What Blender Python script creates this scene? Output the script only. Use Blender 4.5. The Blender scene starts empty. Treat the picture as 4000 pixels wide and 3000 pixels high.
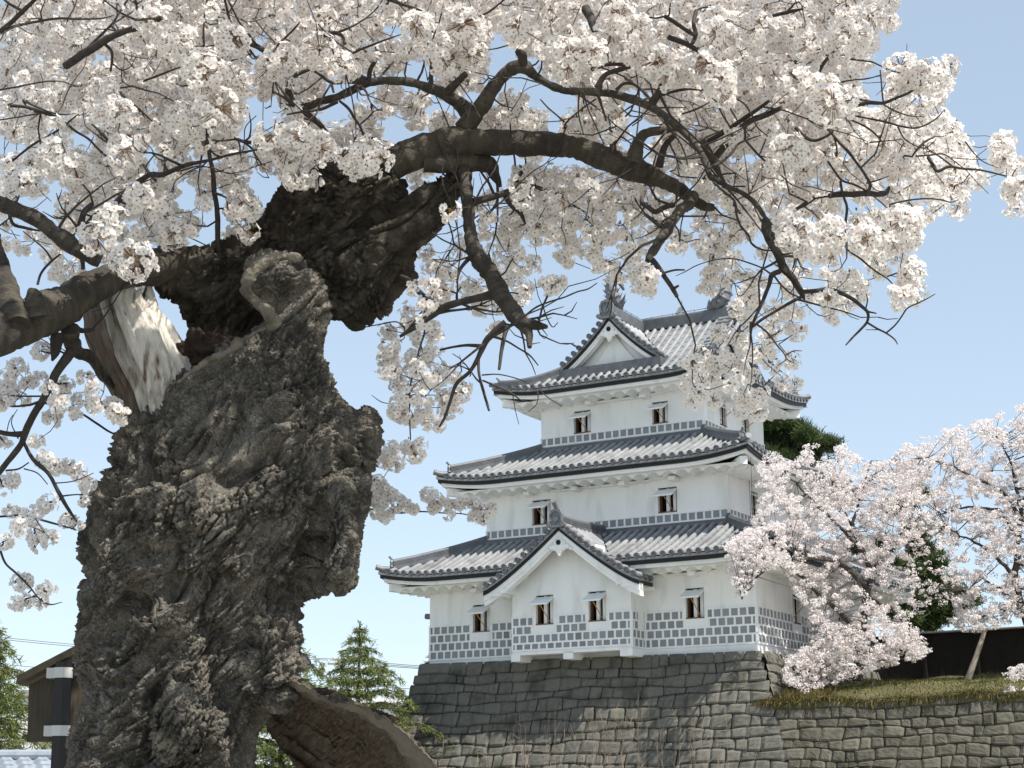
import bpy, math, random
import numpy as np
from mathutils import Vector, Matrix
S = bpy.context.scene
COL = S.collection
rng = np.random.default_rng(7)
random.seed(7)

# ---------------------------------------------------------------- camera, sky, sun, exposure
ZC = 1.6                                   # eye height
FPX, PITCH, ROLL = 6877.12, .2374, -.0046  # focal length in pixels of a 4000 wide frame
cam_d = bpy.data.cameras.new('camera')
cam_d.sensor_width = 36; cam_d.lens = 36 * FPX / 4000
cam_d.clip_start = .05; cam_d.clip_end = 6000
cam = bpy.data.objects.new('camera', cam_d); COL.objects.link(cam)
_f = np.array([0, math.cos(PITCH), math.sin(PITCH)]); _r = np.array([1., 0, 0]); _u = np.cross(_r, _f)
_c, _s = math.cos(ROLL), math.sin(ROLL)
RI, UP = _c * _r + _s * _u, -_s * _r + _c * _u
CAM = np.array([0, 0, ZC])
cam.matrix_world = Matrix(((RI[0], UP[0], -_f[0], 0), (RI[1], UP[1], -_f[1], 0), (RI[2], UP[2], -_f[2], ZC), (0, 0, 0, 1)))
S.camera = cam

SUN_TO = np.array([.761 * math.cos(math.radians(57)), -.649 * math.cos(math.radians(57)), math.sin(math.radians(57))])
SUN_TO /= np.linalg.norm(SUN_TO)
w = bpy.data.worlds.new('World'); S.world = w; w.use_nodes = True
nt = w.node_tree; bg = nt.nodes['Background']
sky = nt.nodes.new('ShaderNodeTexSky'); sky.sky_type = 'NISHITA'; sky.sun_disc = False
sky.sun_elevation = math.asin(SUN_TO[2]); sky.sun_rotation = math.atan2(SUN_TO[0], SUN_TO[1])
sky.air_density = 1.0; sky.dust_density = .35; sky.ozone_density = 1.2
hs_ = nt.nodes.new('ShaderNodeHueSaturation'); hs_.inputs['Saturation'].default_value = .74
hz = nt.nodes.new('ShaderNodeMix'); hz.data_type = 'RGBA'; hz.inputs[0].default_value = .52; hz.inputs[7].default_value = (2.2, 2.82, 3.4, 1)   # thin high haze evens the sky out
nt.links.new(sky.outputs[0], hs_.inputs['Color']); nt.links.new(hs_.outputs[0], hz.inputs[6]); nt.links.new(hz.outputs[2], bg.inputs[0]); bg.inputs[1].default_value = .13
sd = bpy.data.lights.new('sun', 'SUN'); sd.energy = 4.4; sd.angle = math.radians(.5); sd.color = (1, .95, .87)
so = bpy.data.objects.new('sun', sd); COL.objects.link(so)
so.rotation_euler = Vector(SUN_TO).to_track_quat('Z', 'Y').to_euler(); so.location = (20, -10, 40)
S.view_settings.view_transform = 'Standard'; S.view_settings.look = 'None'
S.view_settings.exposure = 0.78; S.view_settings.gamma = 1

def ray(px, py):
    return _f + (px - 2000) / FPX * RI - (py - 1500) / FPX * UP
def at(px, py, d):                         # the point seen at photo pixel (px, py) lying d metres ahead
    v = ray(px, py); return CAM + v * (d / v[1])
def atU(ux, uy, d): return at(ux * 1.80832, uy * 1.80832, d)

# ---------------------------------------------------------------- helpers
class MB:
    """collects geometry and links it as ONE mesh object"""
    def __init__(s): s.v = []; s.n = 0; s.f = []; s.t = []; s.tone = 0.0; s.mi = 0; s.m = []
    def add(s, V, faces, tone=None):
        V = np.asarray(V, float).reshape(-1, 3)
        for fa in faces:
            fa = np.asarray(fa, int)
            if fa.size == 0: continue
            s.m.append(np.full(len(fa), s.mi)); s.f.append(fa + s.n); s.t.append(np.broadcast_to(np.float32(s.tone if tone is None else tone), (len(fa),)))
        s.v.append(V); s.n += len(V)
    def quad(s, a, b, c, d, tone=None): s.add([a, b, c, d], [[[0, 1, 2, 3]]], tone)
    def poly(s, pts, tone=None): s.add(pts, [[list(range(len(pts)))]], tone)
    def hexa(s, P, tone=None):             # 8 corners: 4 bottom ring, 4 top ring
        s.add(P, [[[3, 2, 1, 0], [4, 5, 6, 7], [0, 1, 5, 4], [1, 2, 6, 5], [2, 3, 7, 6], [3, 0, 4, 7]]], tone)
    def box(s, x0, x1, y0, y1, z0, z1, fr=None, tone=None):
        P = [(x0, y0, z0), (x1, y0, z0), (x1, y1, z0), (x0, y1, z0), (x0, y0, z1), (x1, y0, z1), (x1, y1, z1), (x0, y1, z1)]
        if fr: P = [fr(*p) for p in P]
        s.hexa(P, tone)
    def grid(s, G, closed_u=False, closed_v=False, tone=None):
        G = np.asarray(G, float); nu, nv = G.shape[:2]
        I = np.arange(nu * nv).reshape(nu, nv)
        if closed_u: I = np.vstack([I, I[:1]])
        if closed_v: I = np.hstack([I, I[:, :1]])
        q = np.stack([I[:-1, :-1], I[1:, :-1], I[1:, 1:], I[:-1, 1:]], -1).reshape(-1, 4)
        s.add(G.reshape(-1, 3), [q], tone)
    def tube(s, path, rad, n=8, cap=True, flat=1.0, tone=None, upv=None):
        P = np.asarray(path, float); m = len(P); rad = np.broadcast_to(np.asarray(rad, float), (m,))
        T = np.gradient(P, axis=0); T /= np.linalg.norm(T, axis=1)[:, None] + 1e-12
        ref = np.array([0, 0, 1.]) if upv is None else np.asarray(upv, float)
        if abs(T.mean(0) @ ref) > .93 * np.linalg.norm(T.mean(0)): ref = np.array([1., .2, 0])
        A = np.cross(T, ref); A /= np.linalg.norm(A, axis=1)[:, None] + 1e-12
        B = np.cross(A, T)
        a = np.arange(n) / n * 2 * np.pi
        G = P[:, None] + rad[:, None, None] * (np.cos(a)[None, :, None] * A[:, None] + flat * np.sin(a)[None, :, None] * B[:, None])
        s.grid(G, closed_v=True, tone=tone)
        if cap:
            s.poly(G[0][::-1], tone); s.poly(G[-1], tone)
    def build(s, name, mat, parent=None, smooth=False, tone=False, org=None):
        V = np.concatenate(s.v) if s.v else np.zeros((0, 3))
        if org is not None: V = V - np.asarray(org)
        me = bpy.data.meshes.new(name)
        me.vertices.add(len(V)); me.vertices.foreach_set('co', V.astype(np.float32).ravel())
        lens = np.concatenate([np.full(len(f), f.shape[1]) for f in s.f]); idx = np.concatenate([f.ravel() for f in s.f])
        me.loops.add(len(idx)); me.loops.foreach_set('vertex_index', idx.astype(np.int32))
        me.polygons.add(len(lens))
        st = np.concatenate([[0], np.cumsum(lens)[:-1]])
        me.polygons.foreach_set('loop_start', st.astype(np.int32))
        me.polygons.foreach_set('loop_total', lens.astype(np.int32))
        me.polygons.foreach_set('use_smooth', np.full(len(lens), bool(smooth)))
        if tone:
            at_ = me.attributes.new('tone', 'FLOAT', 'FACE'); at_.data.foreach_set('value', np.concatenate(s.t).astype(np.float32))
        me.update(calc_edges=True); me.validate()
        for q in (mat if isinstance(mat, (list, tuple)) else [mat] if mat else []): me.materials.append(q)
        if isinstance(mat, (list, tuple)): me.polygons.foreach_set('material_index', np.concatenate(s.m).astype(np.int32))
        o = bpy.data.objects.new(name, me); COL.objects.link(o)
        if parent: o.parent = parent
        return o
def thing(name, label, cat, loc=(0, 0, 0), rotz=0, group=None):
    o = bpy.data.objects.new(name, None); COL.objects.link(o); o.location = loc; o.rotation_euler = (0, 0, rotz)
    o.empty_display_size = .3
    return tag(o, label, cat, group)
def tag(o, label=None, cat=None, group=None, kind=None):
    if label: o['label'] = label
    if cat: o['category'] = cat
    if group: o['group'] = group
    if kind: o['kind'] = kind
    return o

# numpy noise
def _h(ix, iy, iz, k=0):
    n = (ix * 374761393 + iy * 668265263 + iz * 2147483647 + k * 974634777) & 0xffffffff
    n = ((n ^ (n >> 13)) * 1274126177) & 0xffffffff
    n = ((n ^ (n >> 16)) * 2246822519) & 0xffffffff
    return ((n ^ (n >> 15)) & 0xffffff) / float(0xffffff)
def vnoise(P, k=0):
    P = np.asarray(P, float); i = np.floor(P).astype(np.int64); f = P - i; f = f * f * f * (f * (f * 6 - 15) + 10); r = 0
    for dx in (0, 1):
        for dy in (0, 1):
            for dz in (0, 1):
                wt = (f[:, 0] if dx else 1 - f[:, 0]) * (f[:, 1] if dy else 1 - f[:, 1]) * (f[:, 2] if dz else 1 - f[:, 2])
                r = r + wt * _h(i[:, 0] + dx, i[:, 1] + dy, i[:, 2] + dz, k)
    return r * 2 - 1
def fbm(P, o=4, k=0):
    r = 0; a = .5
    for j in range(o): r = r + a * vnoise(P * 2 ** j + 17.3 * j, k + j); a *= .5
    return r
def worley(P, k=0):
    i = np.floor(P).astype(np.int64); f1 = np.full(len(P), 9.); f2 = f1.copy(); idv = np.zeros(len(P))
    for dx in (-1, 0, 1):
        for dy in (-1, 0, 1):
            for dz in (-1, 0, 1):
                c = i + [dx, dy, dz]
                q = np.stack([c[:, j] + _h(c[:, 0], c[:, 1], c[:, 2], k + j) for j in range(3)], 1)
                d = np.linalg.norm(q - P, axis=1); m = d < f1
                idv = np.where(m, _h(c[:, 0], c[:, 1], c[:, 2], k + 7), idv)
                f2 = np.where(m, f1, np.minimum(f2, d)); f1 = np.where(m, d, f1)
    return f1, f2, idv

# ---------------------------------------------------------------- materials
def mat(name, col, rough=.8, col2=None, scale=5., bump=0., bscale=None, spec=.3, tone=None, stretch=None, trans=0., detail=6., dist=.01, noise2=None, metal=0., rot=None):
    m = bpy.data.materials.new(name); m.use_nodes = True; nt = m.node_tree; N = nt.nodes; L = nt.links
    b = N['Principled BSDF']; b.inputs['Roughness'].default_value = rough
    b.inputs['Specular IOR Level'].default_value = spec; b.inputs['Metallic'].default_value = metal
    tc = N.new('ShaderNodeTexCoord'); mp = N.new('ShaderNodeMapping'); L.new(tc.outputs['Object'], mp.inputs[0])
    if stretch: mp.inputs['Scale'].default_value = stretch
    if rot:
        m0 = N.new('ShaderNodeMapping'); m0.inputs['Rotation'].default_value = rot; L.new(tc.outputs['Object'], m0.inputs[0]); L.new(m0.outputs[0], mp.inputs[0])
    out = None
    if col2 is not None:
        nz = N.new('ShaderNodeTexNoise'); nz.inputs['Scale'].default_value = scale; nz.inputs['Detail'].default_value = detail
        nz.inputs['Roughness'].default_value = .6
        L.new(mp.outputs[0], nz.inputs['Vector'])
        rp = N.new('ShaderNodeValToRGB'); rp.color_ramp.elements[0].position = .35; rp.color_ramp.elements[1].position = .65
        rp.color_ramp.elements[0].color = (*col, 1); rp.color_ramp.elements[1].color = (*col2, 1)
        L.new(nz.outputs['Fac'], rp.inputs[0]); out = rp.outputs[0]
    if tone is not None:                    # per-face tone attribute: 0 = base colour, 1 = tone colour
        a = N.new('ShaderNodeAttribute'); a.attribute_name = 'tone'
        mx = N.new('ShaderNodeMix'); mx.data_type = 'RGBA'
        L.new(a.outputs['Fac'], mx.inputs[0])
        if out: L.new(out, mx.inputs[6])
        else: mx.inputs[6].default_value = (*col, 1)
        mx.inputs[7].default_value = (*tone, 1); out = mx.outputs[2]
    if noise2:                              # (colour, scale, lo, hi): patches of a second colour
        n2 = N.new('ShaderNodeTexNoise'); n2.inputs['Scale'].default_value = noise2[1]; n2.inputs['Detail'].default_value = 7
        L.new(mp.outputs[0], n2.inputs['Vector'])
        mr = N.new('ShaderNodeMapRange'); mr.inputs[1].default_value = noise2[2]; mr.inputs[2].default_value = noise2[3]
        L.new(n2.outputs['Fac'], mr.inputs[0])
        m2 = N.new('ShaderNodeMix'); m2.data_type = 'RGBA'; L.new(mr.outputs[0], m2.inputs[0])
        if out: L.new(out, m2.inputs[6])
        else: m2.inputs[6].default_value = (*col, 1)
        m2.inputs[7].default_value = (*noise2[0], 1); out = m2.outputs[2]
    if out: L.new(out, b.inputs['Base Color'])
    else: b.inputs['Base Color'].default_value = (*col, 1)
    if bump:
        nb = N.new('ShaderNodeTexNoise'); nb.inputs['Scale'].default_value = bscale or scale * 2; nb.inputs['Detail'].default_value = 8
        nb.inputs['Roughness'].default_value = .65
        L.new(mp.outputs[0], nb.inputs['Vector'])
        bp = N.new('ShaderNodeBump'); bp.inputs['Strength'].default_value = bump; bp.inputs['Distance'].default_value = dist
        L.new(nb.outputs['Fac'], bp.inputs['Height']); L.new(bp.outputs[0], b.inputs['Normal'])
    if trans:
        tr = N.new('ShaderNodeBsdfTranslucent'); ms = N.new('ShaderNodeMixShader'); ms.inputs[0].default_value = trans
        if out: L.new(out, tr.inputs[0])
        else: tr.inputs[0].default_value = (*col, 1)
        L.new(b.outputs[0], ms.inputs[1]); L.new(tr.outputs[0], ms.inputs[2]); L.new(ms.outputs[0], N['Material Output'].inputs[0])
    return m
M = {}
M['plaster'] = mat('white_plaster', (.84, .84, .825), .9, (.79, .795, .78), 1.3, bump=.25, bscale=30, spec=.15, dist=.004, noise2=((.64, .64, .60), 1.5, .54, .8), stretch=(1.6, 1.6, .42))
M['shutter'] = mat('shutter_plaster', (.78, .80, .80), .6, spec=.3)
M['tile'] = mat('roof_tile', (.19, .195, .20), .38, (.28, .285, .288), 2.3, bump=.15, bscale=22, spec=.6, dist=.004, noise2=((.125, .125, .13), 1.1, .52, .75))
M['tiledark'] = mat('ridge_tile', (.085, .088, .095), .45, (.13, .135, .145), 3., spec=.5, bump=.2, bscale=25, dist=.004)
M['oni'] = mat('ridge_end_tile', (.12, .125, .135), .5, (.17, .175, .185), 6., spec=.5)
M['black'] = mat('black_lacquer_board', (.012, .012, .013), .5, spec=.3)
M['namako'] = mat('slate_tile', (.23, .245, .26), .55, (.27, .285, .30), 1.7, spec=.35, tone=(.19, .185, .185))
M['wood'] = mat('brown_timber', (.13, .07, .04), .7, (.19, .10, .055), 9., spec=.2)
M['propwood'] = mat('tan_stick', (.42, .24, .11), .7)
M['void'] = mat('dark_interior', (.012, .011, .010), .9)
M['stone'] = mat('moat_stone', (.092, .087, .075), .9, (.145, .137, .118), 9., bump=.8, bscale=22, spec=.2, tone=(.155, .146, .122), dist=.012, noise2=((.066, .066, .05), 1.6, .5, .7))
M['stone2'] = mat('moat_stone_worn', (.066, .060, .046), .9, (.115, .105, .081), 7., bump=.8, bscale=20, spec=.2, tone=(.14, .128, .10), dist=.012, noise2=((.045, .046, .03), 1.4, .48, .7))
M['joint'] = mat('joint_earth', (.06, .055, .047), 1.)
M['grass'] = mat('grass_blade', (.05, .09, .015), .8, (.085, .10, .025), 3., tone=(.17, .12, .05), trans=.25, spec=.2)
M['soil'] = mat('bank_soil', (.07, .075, .025), 1., (.11, .085, .045), 2.5, bump=.5, bscale=12)
M['ground'] = mat('ground_earth', (.34, .33, .30), 1., (.25, .25, .21), .4, bump=.4, bscale=4)
M['fence'] = mat('charred_board', (.012, .011, .010), .8, (.022, .02, .018), 6., stretch=(6, 6, .4), spec=.2)
M['fencecap'] = mat('grey_cap_board', (.22, .21, .20), .7)
M['bark'] = mat('old_cherry_bark', (.066, .058, .047), .85, (.25, .226, .187), 7., bump=1., bscale=75, spec=.35, dist=.016, detail=9, noise2=((.33, .30, .245), 16., .55, .74))
M['limbbark'] = mat('cherry_limb_bark', (.026, .021, .017), .7, (.052, .043, .033), 13., tone=(.125, .108, .078), bump=1., bscale=70, spec=.35, dist=.014, noise2=((.10, .088, .06), 9., .54, .75))
def crackle(m, scale, strength, dist, stretch=(1, 1, 1.8)):
    # broken plates: distance-to-edge cells with warped edges, as a second bump under the first
    nt = m.node_tree; N = nt.nodes; L = nt.links; bp = next(n for n in N if n.type == 'BUMP')
    tc = next(n for n in N if n.type == 'TEX_COORD'); mp = N.new('ShaderNodeMapping'); m0 = N.new('ShaderNodeMapping'); m0.inputs['Rotation'].default_value = (0, .75, 0); mp.inputs['Scale'].default_value = stretch
    nz = N.new('ShaderNodeTexNoise'); nz.inputs['Scale'].default_value = scale * .35; nz.inputs['Detail'].default_value = 4
    ad = N.new('ShaderNodeMix'); ad.data_type = 'RGBA'; ad.blend_type = 'ADD'; ad.inputs[0].default_value = .06
    L.new(tc.outputs['Object'], m0.inputs[0]); L.new(m0.outputs[0], mp.inputs[0]); L.new(tc.outputs['Object'], nz.inputs['Vector'])
    L.new(mp.outputs[0], ad.inputs[6]); L.new(nz.outputs['Color'], ad.inputs[7])
    v = N.new('ShaderNodeTexVoronoi'); v.feature = 'DISTANCE_TO_EDGE'; v.inputs['Scale'].default_value = scale; L.new(ad.outputs[2], v.inputs['Vector'])
    mr = N.new('ShaderNodeMapRange'); mr.inputs[2].default_value = .16; L.new(v.outputs['Distance'], mr.inputs[0])
    b2 = N.new('ShaderNodeBump'); b2.inputs['Strength'].default_value = strength; b2.inputs['Distance'].default_value = dist
    L.new(mr.outputs[0], b2.inputs['Height']); L.new(b2.outputs[0], bp.inputs['Normal'])
crackle(M['bark'], 40, .8, .010, (2.2, 2.2, .8))
M['darkbark'] = mat('shaded_rotten_bark', (.034, .029, .023), .9, (.095, .082, .066), 11., bump=1., bscale=90, spec=.2, dist=.012, noise2=((.16, .14, .115), 12., .56, .74))  # darker rotten bark, with canopy shade also put into the colour
M['palewood'] = mat('bare_pale_wood', (.20, .18, .145), .85, (.09, .078, .06), 14., bump=1., bscale=60, spec=.2, dist=.008)
M['twig'] = mat('twig_bark', (.030, .024, .021), .75, (.055, .045, .04), 40., spec=.3)
M['deadwood'] = mat('weathered_sunlit_deadwood', (.10, .078, .06), .85, (.20, .16, .125), 10., tone=(.68, .64, .57), bump=1., bscale=30, stretch=(5, 5, .8), spec=.2, dist=.012, noise2=((.13, .085, .06), 5., .54, .70))  # tone colour: weathered wood with sunlight painted in
M['rot'] = mat('rotten_heartwood', (.055, .036, .027), 1., (.022, .016, .013), 14., bump=1., bscale=45, dist=.02)
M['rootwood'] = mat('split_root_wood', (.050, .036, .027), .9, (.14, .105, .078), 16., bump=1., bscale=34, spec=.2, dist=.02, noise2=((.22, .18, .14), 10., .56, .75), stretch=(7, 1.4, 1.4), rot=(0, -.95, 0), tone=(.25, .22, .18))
M['petal'] = mat('cherry_petal', (.89, .845, .815), .6, spec=.15, tone=(.90, .885, .862), trans=.54)
M['petalbg'] = mat('cherry_petal_far', (.79, .72, .71), .7, spec=.1, tone=(.86, .825, .80), trans=.42)
M['centre'] = mat('flower_centre', (.30, .10, .07), .7, tone=(.36, .24, .10))
M['pedicel'] = mat('pedicel', (.19, .15, .06), .7, tone=(.22, .09, .05))
M['pine'] = mat('pine_needles', (.028, .05, .018), .7, (.05, .08, .025), 4., tone=(.10, .13, .04), spec=.25, trans=.25)
M['cedar'] = mat('cedar_needles', (.075, .105, .028), .7, (.115, .145, .042), 3., tone=(.19, .21, .07), spec=.25, trans=.2)
M['trunkfar'] = mat('far_trunk', (.05, .042, .036), .85, (.08, .068, .058), 6.)
M['lightstake'] = mat('pale_stake', (.42, .36, .29), .8, (.3, .25, .2), 5.)
M['signwood'] = mat('sign_board_wood', (.058, .048, .036), .8, (.085, .072, .055), 6., stretch=(14, 14, 1.2), bump=.3, bscale=30, spec=.25, dist=.004)
M['signroof'] = mat('sign_roof_wood', (.13, .105, .07), .8, (.085, .07, .045), 8., stretch=(2, 2, 12), spec=.2)
M['postblack'] = mat('black_post', (.010, .009, .010), .5, spec=.4)
M['metal'] = mat('pale_metal_band', (.55, .55, .54), .45, spec=.5)
M['bluetile'] = mat('blue_grey_pantile', (.22, .25, .29), .35, (.29, .32, .36), 4., spec=.7)
M['offwhite'] = mat('far_wall', (.62, .62, .60), .9, (.56, .56, .55), .7)
M['glass'] = mat('far_window', (.10, .12, .14), .2, spec=.6)
M['concrete'] = mat('pole_concrete', (.26, .25, .23), .9)
M['wire'] = mat('wire', (.05, .05, .055), .6)
M['greenpost'] = mat('green_post', (.02, .09, .07), .5)
M['shrub'] = mat('bare_twigs', (.20, .14, .10), .8, tone=(.30, .24, .18))
M['leaf'] = mat('young_leaf', (.14, .12, .025), .6, tone=(.22, .10, .03), trans=.3)
# ---------------------------------------------------------------- the castle turret
YAW = .5317
C0 = np.array([7.3713, 53.4204, 4.735 + ZC])
EX = np.array([math.cos(YAW), -math.sin(YAW), 0]); EY = np.array([math.sin(YAW), math.cos(YAW), 0]); EZ = np.array([0, 0, 1.])
def loc(x, y, z): return C0 + x * EX + y * EY + z * EZ
W1, D1, I2, I3, OV = 11.8, 10.73, 1.39, 2.79, 1.25
keep = thing('castle_turret', 'white plastered three storey castle turret with grey tiled roofs on a stone base', 'castle turret', C0, -YAW)
def frame(O, A, N):
    O, A, N = (np.array([*q, 0.]) for q in (O, A, N))
    return lambda s, o, z: O + s * A + o * N + np.array([0, 0, z])
def frames(i):
    return {'front': (frame((-i, i), (-1, 0), (0, -1)), W1 - 2 * i), 'right': (frame((-i, i), (0, 1), (1, 0)), D1 - 2 * i),
            'left': (frame((-W1 + i, i), (0, 1), (-1, 0)), D1 - 2 * i), 'back': (frame((-i, D1 - i), (-1, 0), (0, 1)), W1 - 2 * i)}
def wall(mb, F, s0, s1, z0, z1, holes=(), o=0.):
    ss = sorted({s0, s1, *[h[0] for h in holes], *[h[1] for h in holes]})
    for a, b in zip(ss[:-1], ss[1:]):
        zs = [z0]
        for h in sorted(holes, key=lambda h: h[2]):
            if h[0] <= a + 1e-6 and h[1] >= b - 1e-6: zs += [h[2], h[3]]
        zs.append(z1)
        for k in range(0, len(zs), 2):
            mb.quad(F(a, o, zs[k]), F(b, o, zs[k]), F(b, o, zs[k + 1]), F(a, o, zs[k + 1]))
def window(F, s0, s1, z0, z1, parent, o=0., side=1):
    """white reveal, timber liner and dark room; shutter, prop and bars are sub-parts"""
    mb = MB(); D = .34
    for a, b in (((s0, z0), (s1, z0)), ((s1, z0), (s1, z1)), ((s1, z1), (s0, z1)), ((s0, z1), (s0, z0))):
        mb.quad(F(a[0], o, a[1]), F(b[0], o, b[1]), F(b[0], o - .13, b[1]), F(a[0], o - .13, a[1]))
    wn = mb.build('window', M['plaster'], parent)
    m2 = MB(); e = .012
    ja, jb = (s1 - .03, s1 - e) if side > 0 else (s0 + e, s0 + .10)
    m2.box(ja, jb, o - .30, o - .125, z0 + e, z1 - e, F)
    m2.box(s0 - .0, s1 + .0, o - .125, o + .012, z0 - .025, z0 + .012, F)
    m2.build('timber_liner', M['wood'], wn)
    m3 = MB(); m3.box(s0 - .004, s1 + .004, o - 1.2, o - D, z0 - .004, z1 + .004, F)
    for sa in (s0, s1): m3.quad(F(sa, o - .128, z0), F(sa, o - D, z0), F(sa, o - D, z1), F(sa, o - .128, z1))
    for za in (z0, z1): m3.quad(F(s0, o - .128, za), F(s1, o - .128, za), F(s1, o - D, za), F(s0, o - D, za))
    m3.poly([F(s0, o - D - .0, z0), F(s1, o - D, z0), F(s1, o - D, z1), F(s0, o - D, z1)]); m3.build('dark_room', M['void'], wn)
    wd = s1 - s0
    for fr_ in (.42, .78):
        c = (s1 - fr_ * wd) if side > 0 else (s0 + fr_ * wd)
        b = MB(); b.box(c - .055, c + .055, o - .26, o - .15, z0 + .013, z1 - .013, F); b.build('bar', M['plaster'], wn)
    sh = MB(); zt = z1 - .10; P = []
    for dz in (0, .05):
        P += [F(s0 + .01, o - .05, zt + dz), F(s1 - .01, o - .05, zt + dz), F(s1 + .02, o + .43, zt - .25 + dz), F(s0 - .02, o + .43, zt - .25 + dz)]
    sh.hexa(P); sh.build('shutter', M['shutter'], wn)
    pr = MB(); c = (s0 + .45 * wd) if side > 0 else (s0 + .25 * wd)
    pr.tube([F(c - .10, o - .12, z0 + .06), F(c, o + .36, zt - .23)], .016, 6); pr.build('prop', M['propwood'], wn)
    return wn
def namako(F, s0, s1, z0, rows, parent, holes=(), o=0., rh=.275, pitch=.285, first=0, cap=True, lo_clip=None):
    """slate panel: dark square tiles (its own mesh) and a raised white plaster lattice as its sub-part"""
    ti, la = MB(), MB(); r2 = random.Random(int(abs(s0 * 31 + z0 * 77 + s1 * 13) * 10))
    ztop = z0 + rows * rh
    def clear(a, b, c, d): return all(b <= h[0] or a >= h[1] or d <= h[2] or c >= h[3] for h in holes)
    def hsplit(a, b, z):
        seg = [(a, b)]
        for h in holes:
            if h[2] - .02 < z < h[3] + .02:
                seg = [q for g in seg for q in ((g[0], min(g[1], h[0])), (max(g[0], h[1]), g[1])) if q[1] - q[0] > .02]
        return seg
    for r in range(rows):
        za, zb = z0 + r * rh, z0 + (r + 1) * rh
        if lo_clip and r == 0: za = lo_clip
        off = .0 if (r + first) % 2 == 0 else pitch / 2
        k = -1
        while s0 + k * pitch + off < s1:
            a = max(s0 + .05, s0 + k * pitch + off + .035); b = min(s1 - .05, s0 + (k + 1) * pitch + off - .035); k += 1
            if b - a < .03: continue
            for h in holes:
                if h[2] < zb - .03 and h[3] > za + .03:
                    if a < h[0] < b: b = h[0] - .03
                    if a < h[1] < b: a = h[1] + .03
            if b - a < .03 or not clear(a, b, za + .03, zb - .03): continue
            ti.box(a, b, o - .02, o + .012 + r2.uniform(0, .004), za + .03, zb - .03, F, tone=r2.choice([0, 0, .3, .7, 1.]) * r2.random())
            for e in (a - .04, b + .04):
                la.box(e - .033, e + .033, o - .02, o + .034, za, zb, F) if False else None
            la.box(b + .008, min(b + .072, s1), o - .02, o + .026, za + .02, zb - .02, F)
            if a < s0 + .1: la.box(s0, s0 + .045, o - .02, o + .036, za + .02, zb - .02, F)
        for g in hsplit(s0, s1, za): la.box(g[0], g[1], o - .02, o + .028, za - .028, za + .028, F)
    for g in hsplit(s0, s1, ztop): la.box(g[0], g[1], o - .02, o + .04, ztop - .02, ztop + .025, F)
    p = ti.build('slate_panel', M['namako'], parent, tone=True)
    la.build('plaster_lattice', M['plaster'], p)
    return p

# storeys: (inset, wall bottom, wall top, band z0, rows)
def storey(i, z0, z1, bz, rows, wins, first=0):
    fr = frames(i); mb = MB()
    root = None
    for nm, (F, L) in fr.items():
        wall(mb, F, 0, L, z0, z1, [w for w in wins.get(nm, ())])
    root = mb.build('wall', M['plaster'], keep)
    for nm, (F, L) in fr.items():
        mg = (.10, .12) if i == 0 else (.02, .02)
        hs = [(w[0] - mg[0], w[1] + mg[0], w[2] - mg[1], w[3] + .1) for w in wins.get(nm, ())]
        if nm == 'front' and i == 0:
            namako(F, 0, 3.76, bz, rows, keep, hs, first=1); namako(F, 8.07, L, bz, rows, keep, hs, first=0)
        else: namako(F, 0, L, bz, rows, keep, hs, first=first)
        for w in wins.get(nm, ()): window(F, *w, keep, side=1 if nm in ('front',) else -1)
storey(0, -.35, 2.72, .14, 4, {'front': [(9.45, 10.1, 1.0, 1.88), (1.73, 2.35, 1.0, 1.92)], 'right': [(3.0, 3.6, 1.0, 1.9), (7.0, 7.6, 1.0, 1.9)]})
storey(I2, 4.0, 6.05, 4.27, 1, {'front': [(6.50, 7.21, 4.63, 5.46), (1.81, 2.49, 4.63, 5.44)], 'right': [(1.83, 2.44, 4.65, 5.41), (5.0, 5.6, 4.65, 5.41)]})
storey(I3, 7.3, 9.3, 7.60, 1, {'front': [(4.26, 4.92, 7.94, 8.72), (1.31, 1.90, 7.94, 8.68)], 'right': [(1.34, 1.90, 7.97, 8.71), (3.28, 3.88, 7.97, 8.71)]})

# ---- roofs
def mk_up(L, h=.30, reach=2.4):
    return lambda d, t, run: h * max(0., 1 - d / reach) ** 2 * max(0., 1 - t / run)
BCX = -5.915
inv1 = lambda z: float(np.interp(z - 2.83, [1.27 * (.86 * q + .14 * q * q) for q in np.linspace(0, 1, 30)], np.linspace(0, 2.64, 30)))
def sheet(mb, F, o, s_list, tmax, zf, step=.28, tmin=lambda s: 0.):
    rows = []
    for s in s_list:
        tm = tmax(s); col = []
        k = 0; ts = []
        while k * step < 3.4: ts += [(k * step, .03), ((k + 1) * step - .004, 0.)]; k += 1
        for t, dz in ts:
            t2 = min(max(t, tmin(s)), tm); p = F(s, o - t2, 0); p[2] = zf(s, t2) + dz - .01; col.append(p)
        rows.append(col)
    mb.grid(rows)
def rib(mb, F, o, s, t0, t1, zf, r=.082, seg=.15):
    n = max(2, int((t1 - t0) / seg) + 1); ts = np.linspace(t0, t1, n); a = np.linspace(0, math.pi, 7); G = []
    for t in ts:
        ph = (t / .30) % 1.0; rr = r * (1.06 - .10 * ph)
        G.append([F(s + rr * math.cos(q), o - t, zf(s, max(t, 0)) + .015 + rr * 1.30 * math.sin(q)) for q in a])
    mb.grid(G)
def disc(mb, F, s, o, z, r, n=12):
    a = np.arange(n) / n * 2 * math.pi
    for r0, oo in ((r, 0.), (r * .72, -.0)):
        pass
    ring = [[F(s + q * math.cos(x), oo, z + q * math.sin(x)) for x in a] for q, oo in ((r, o - .10), (r, o), (r * .74, o), (r * .68, o - .016))]
    mb.grid(ring, closed_v=True); mb.poly(ring[-1])
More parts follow.
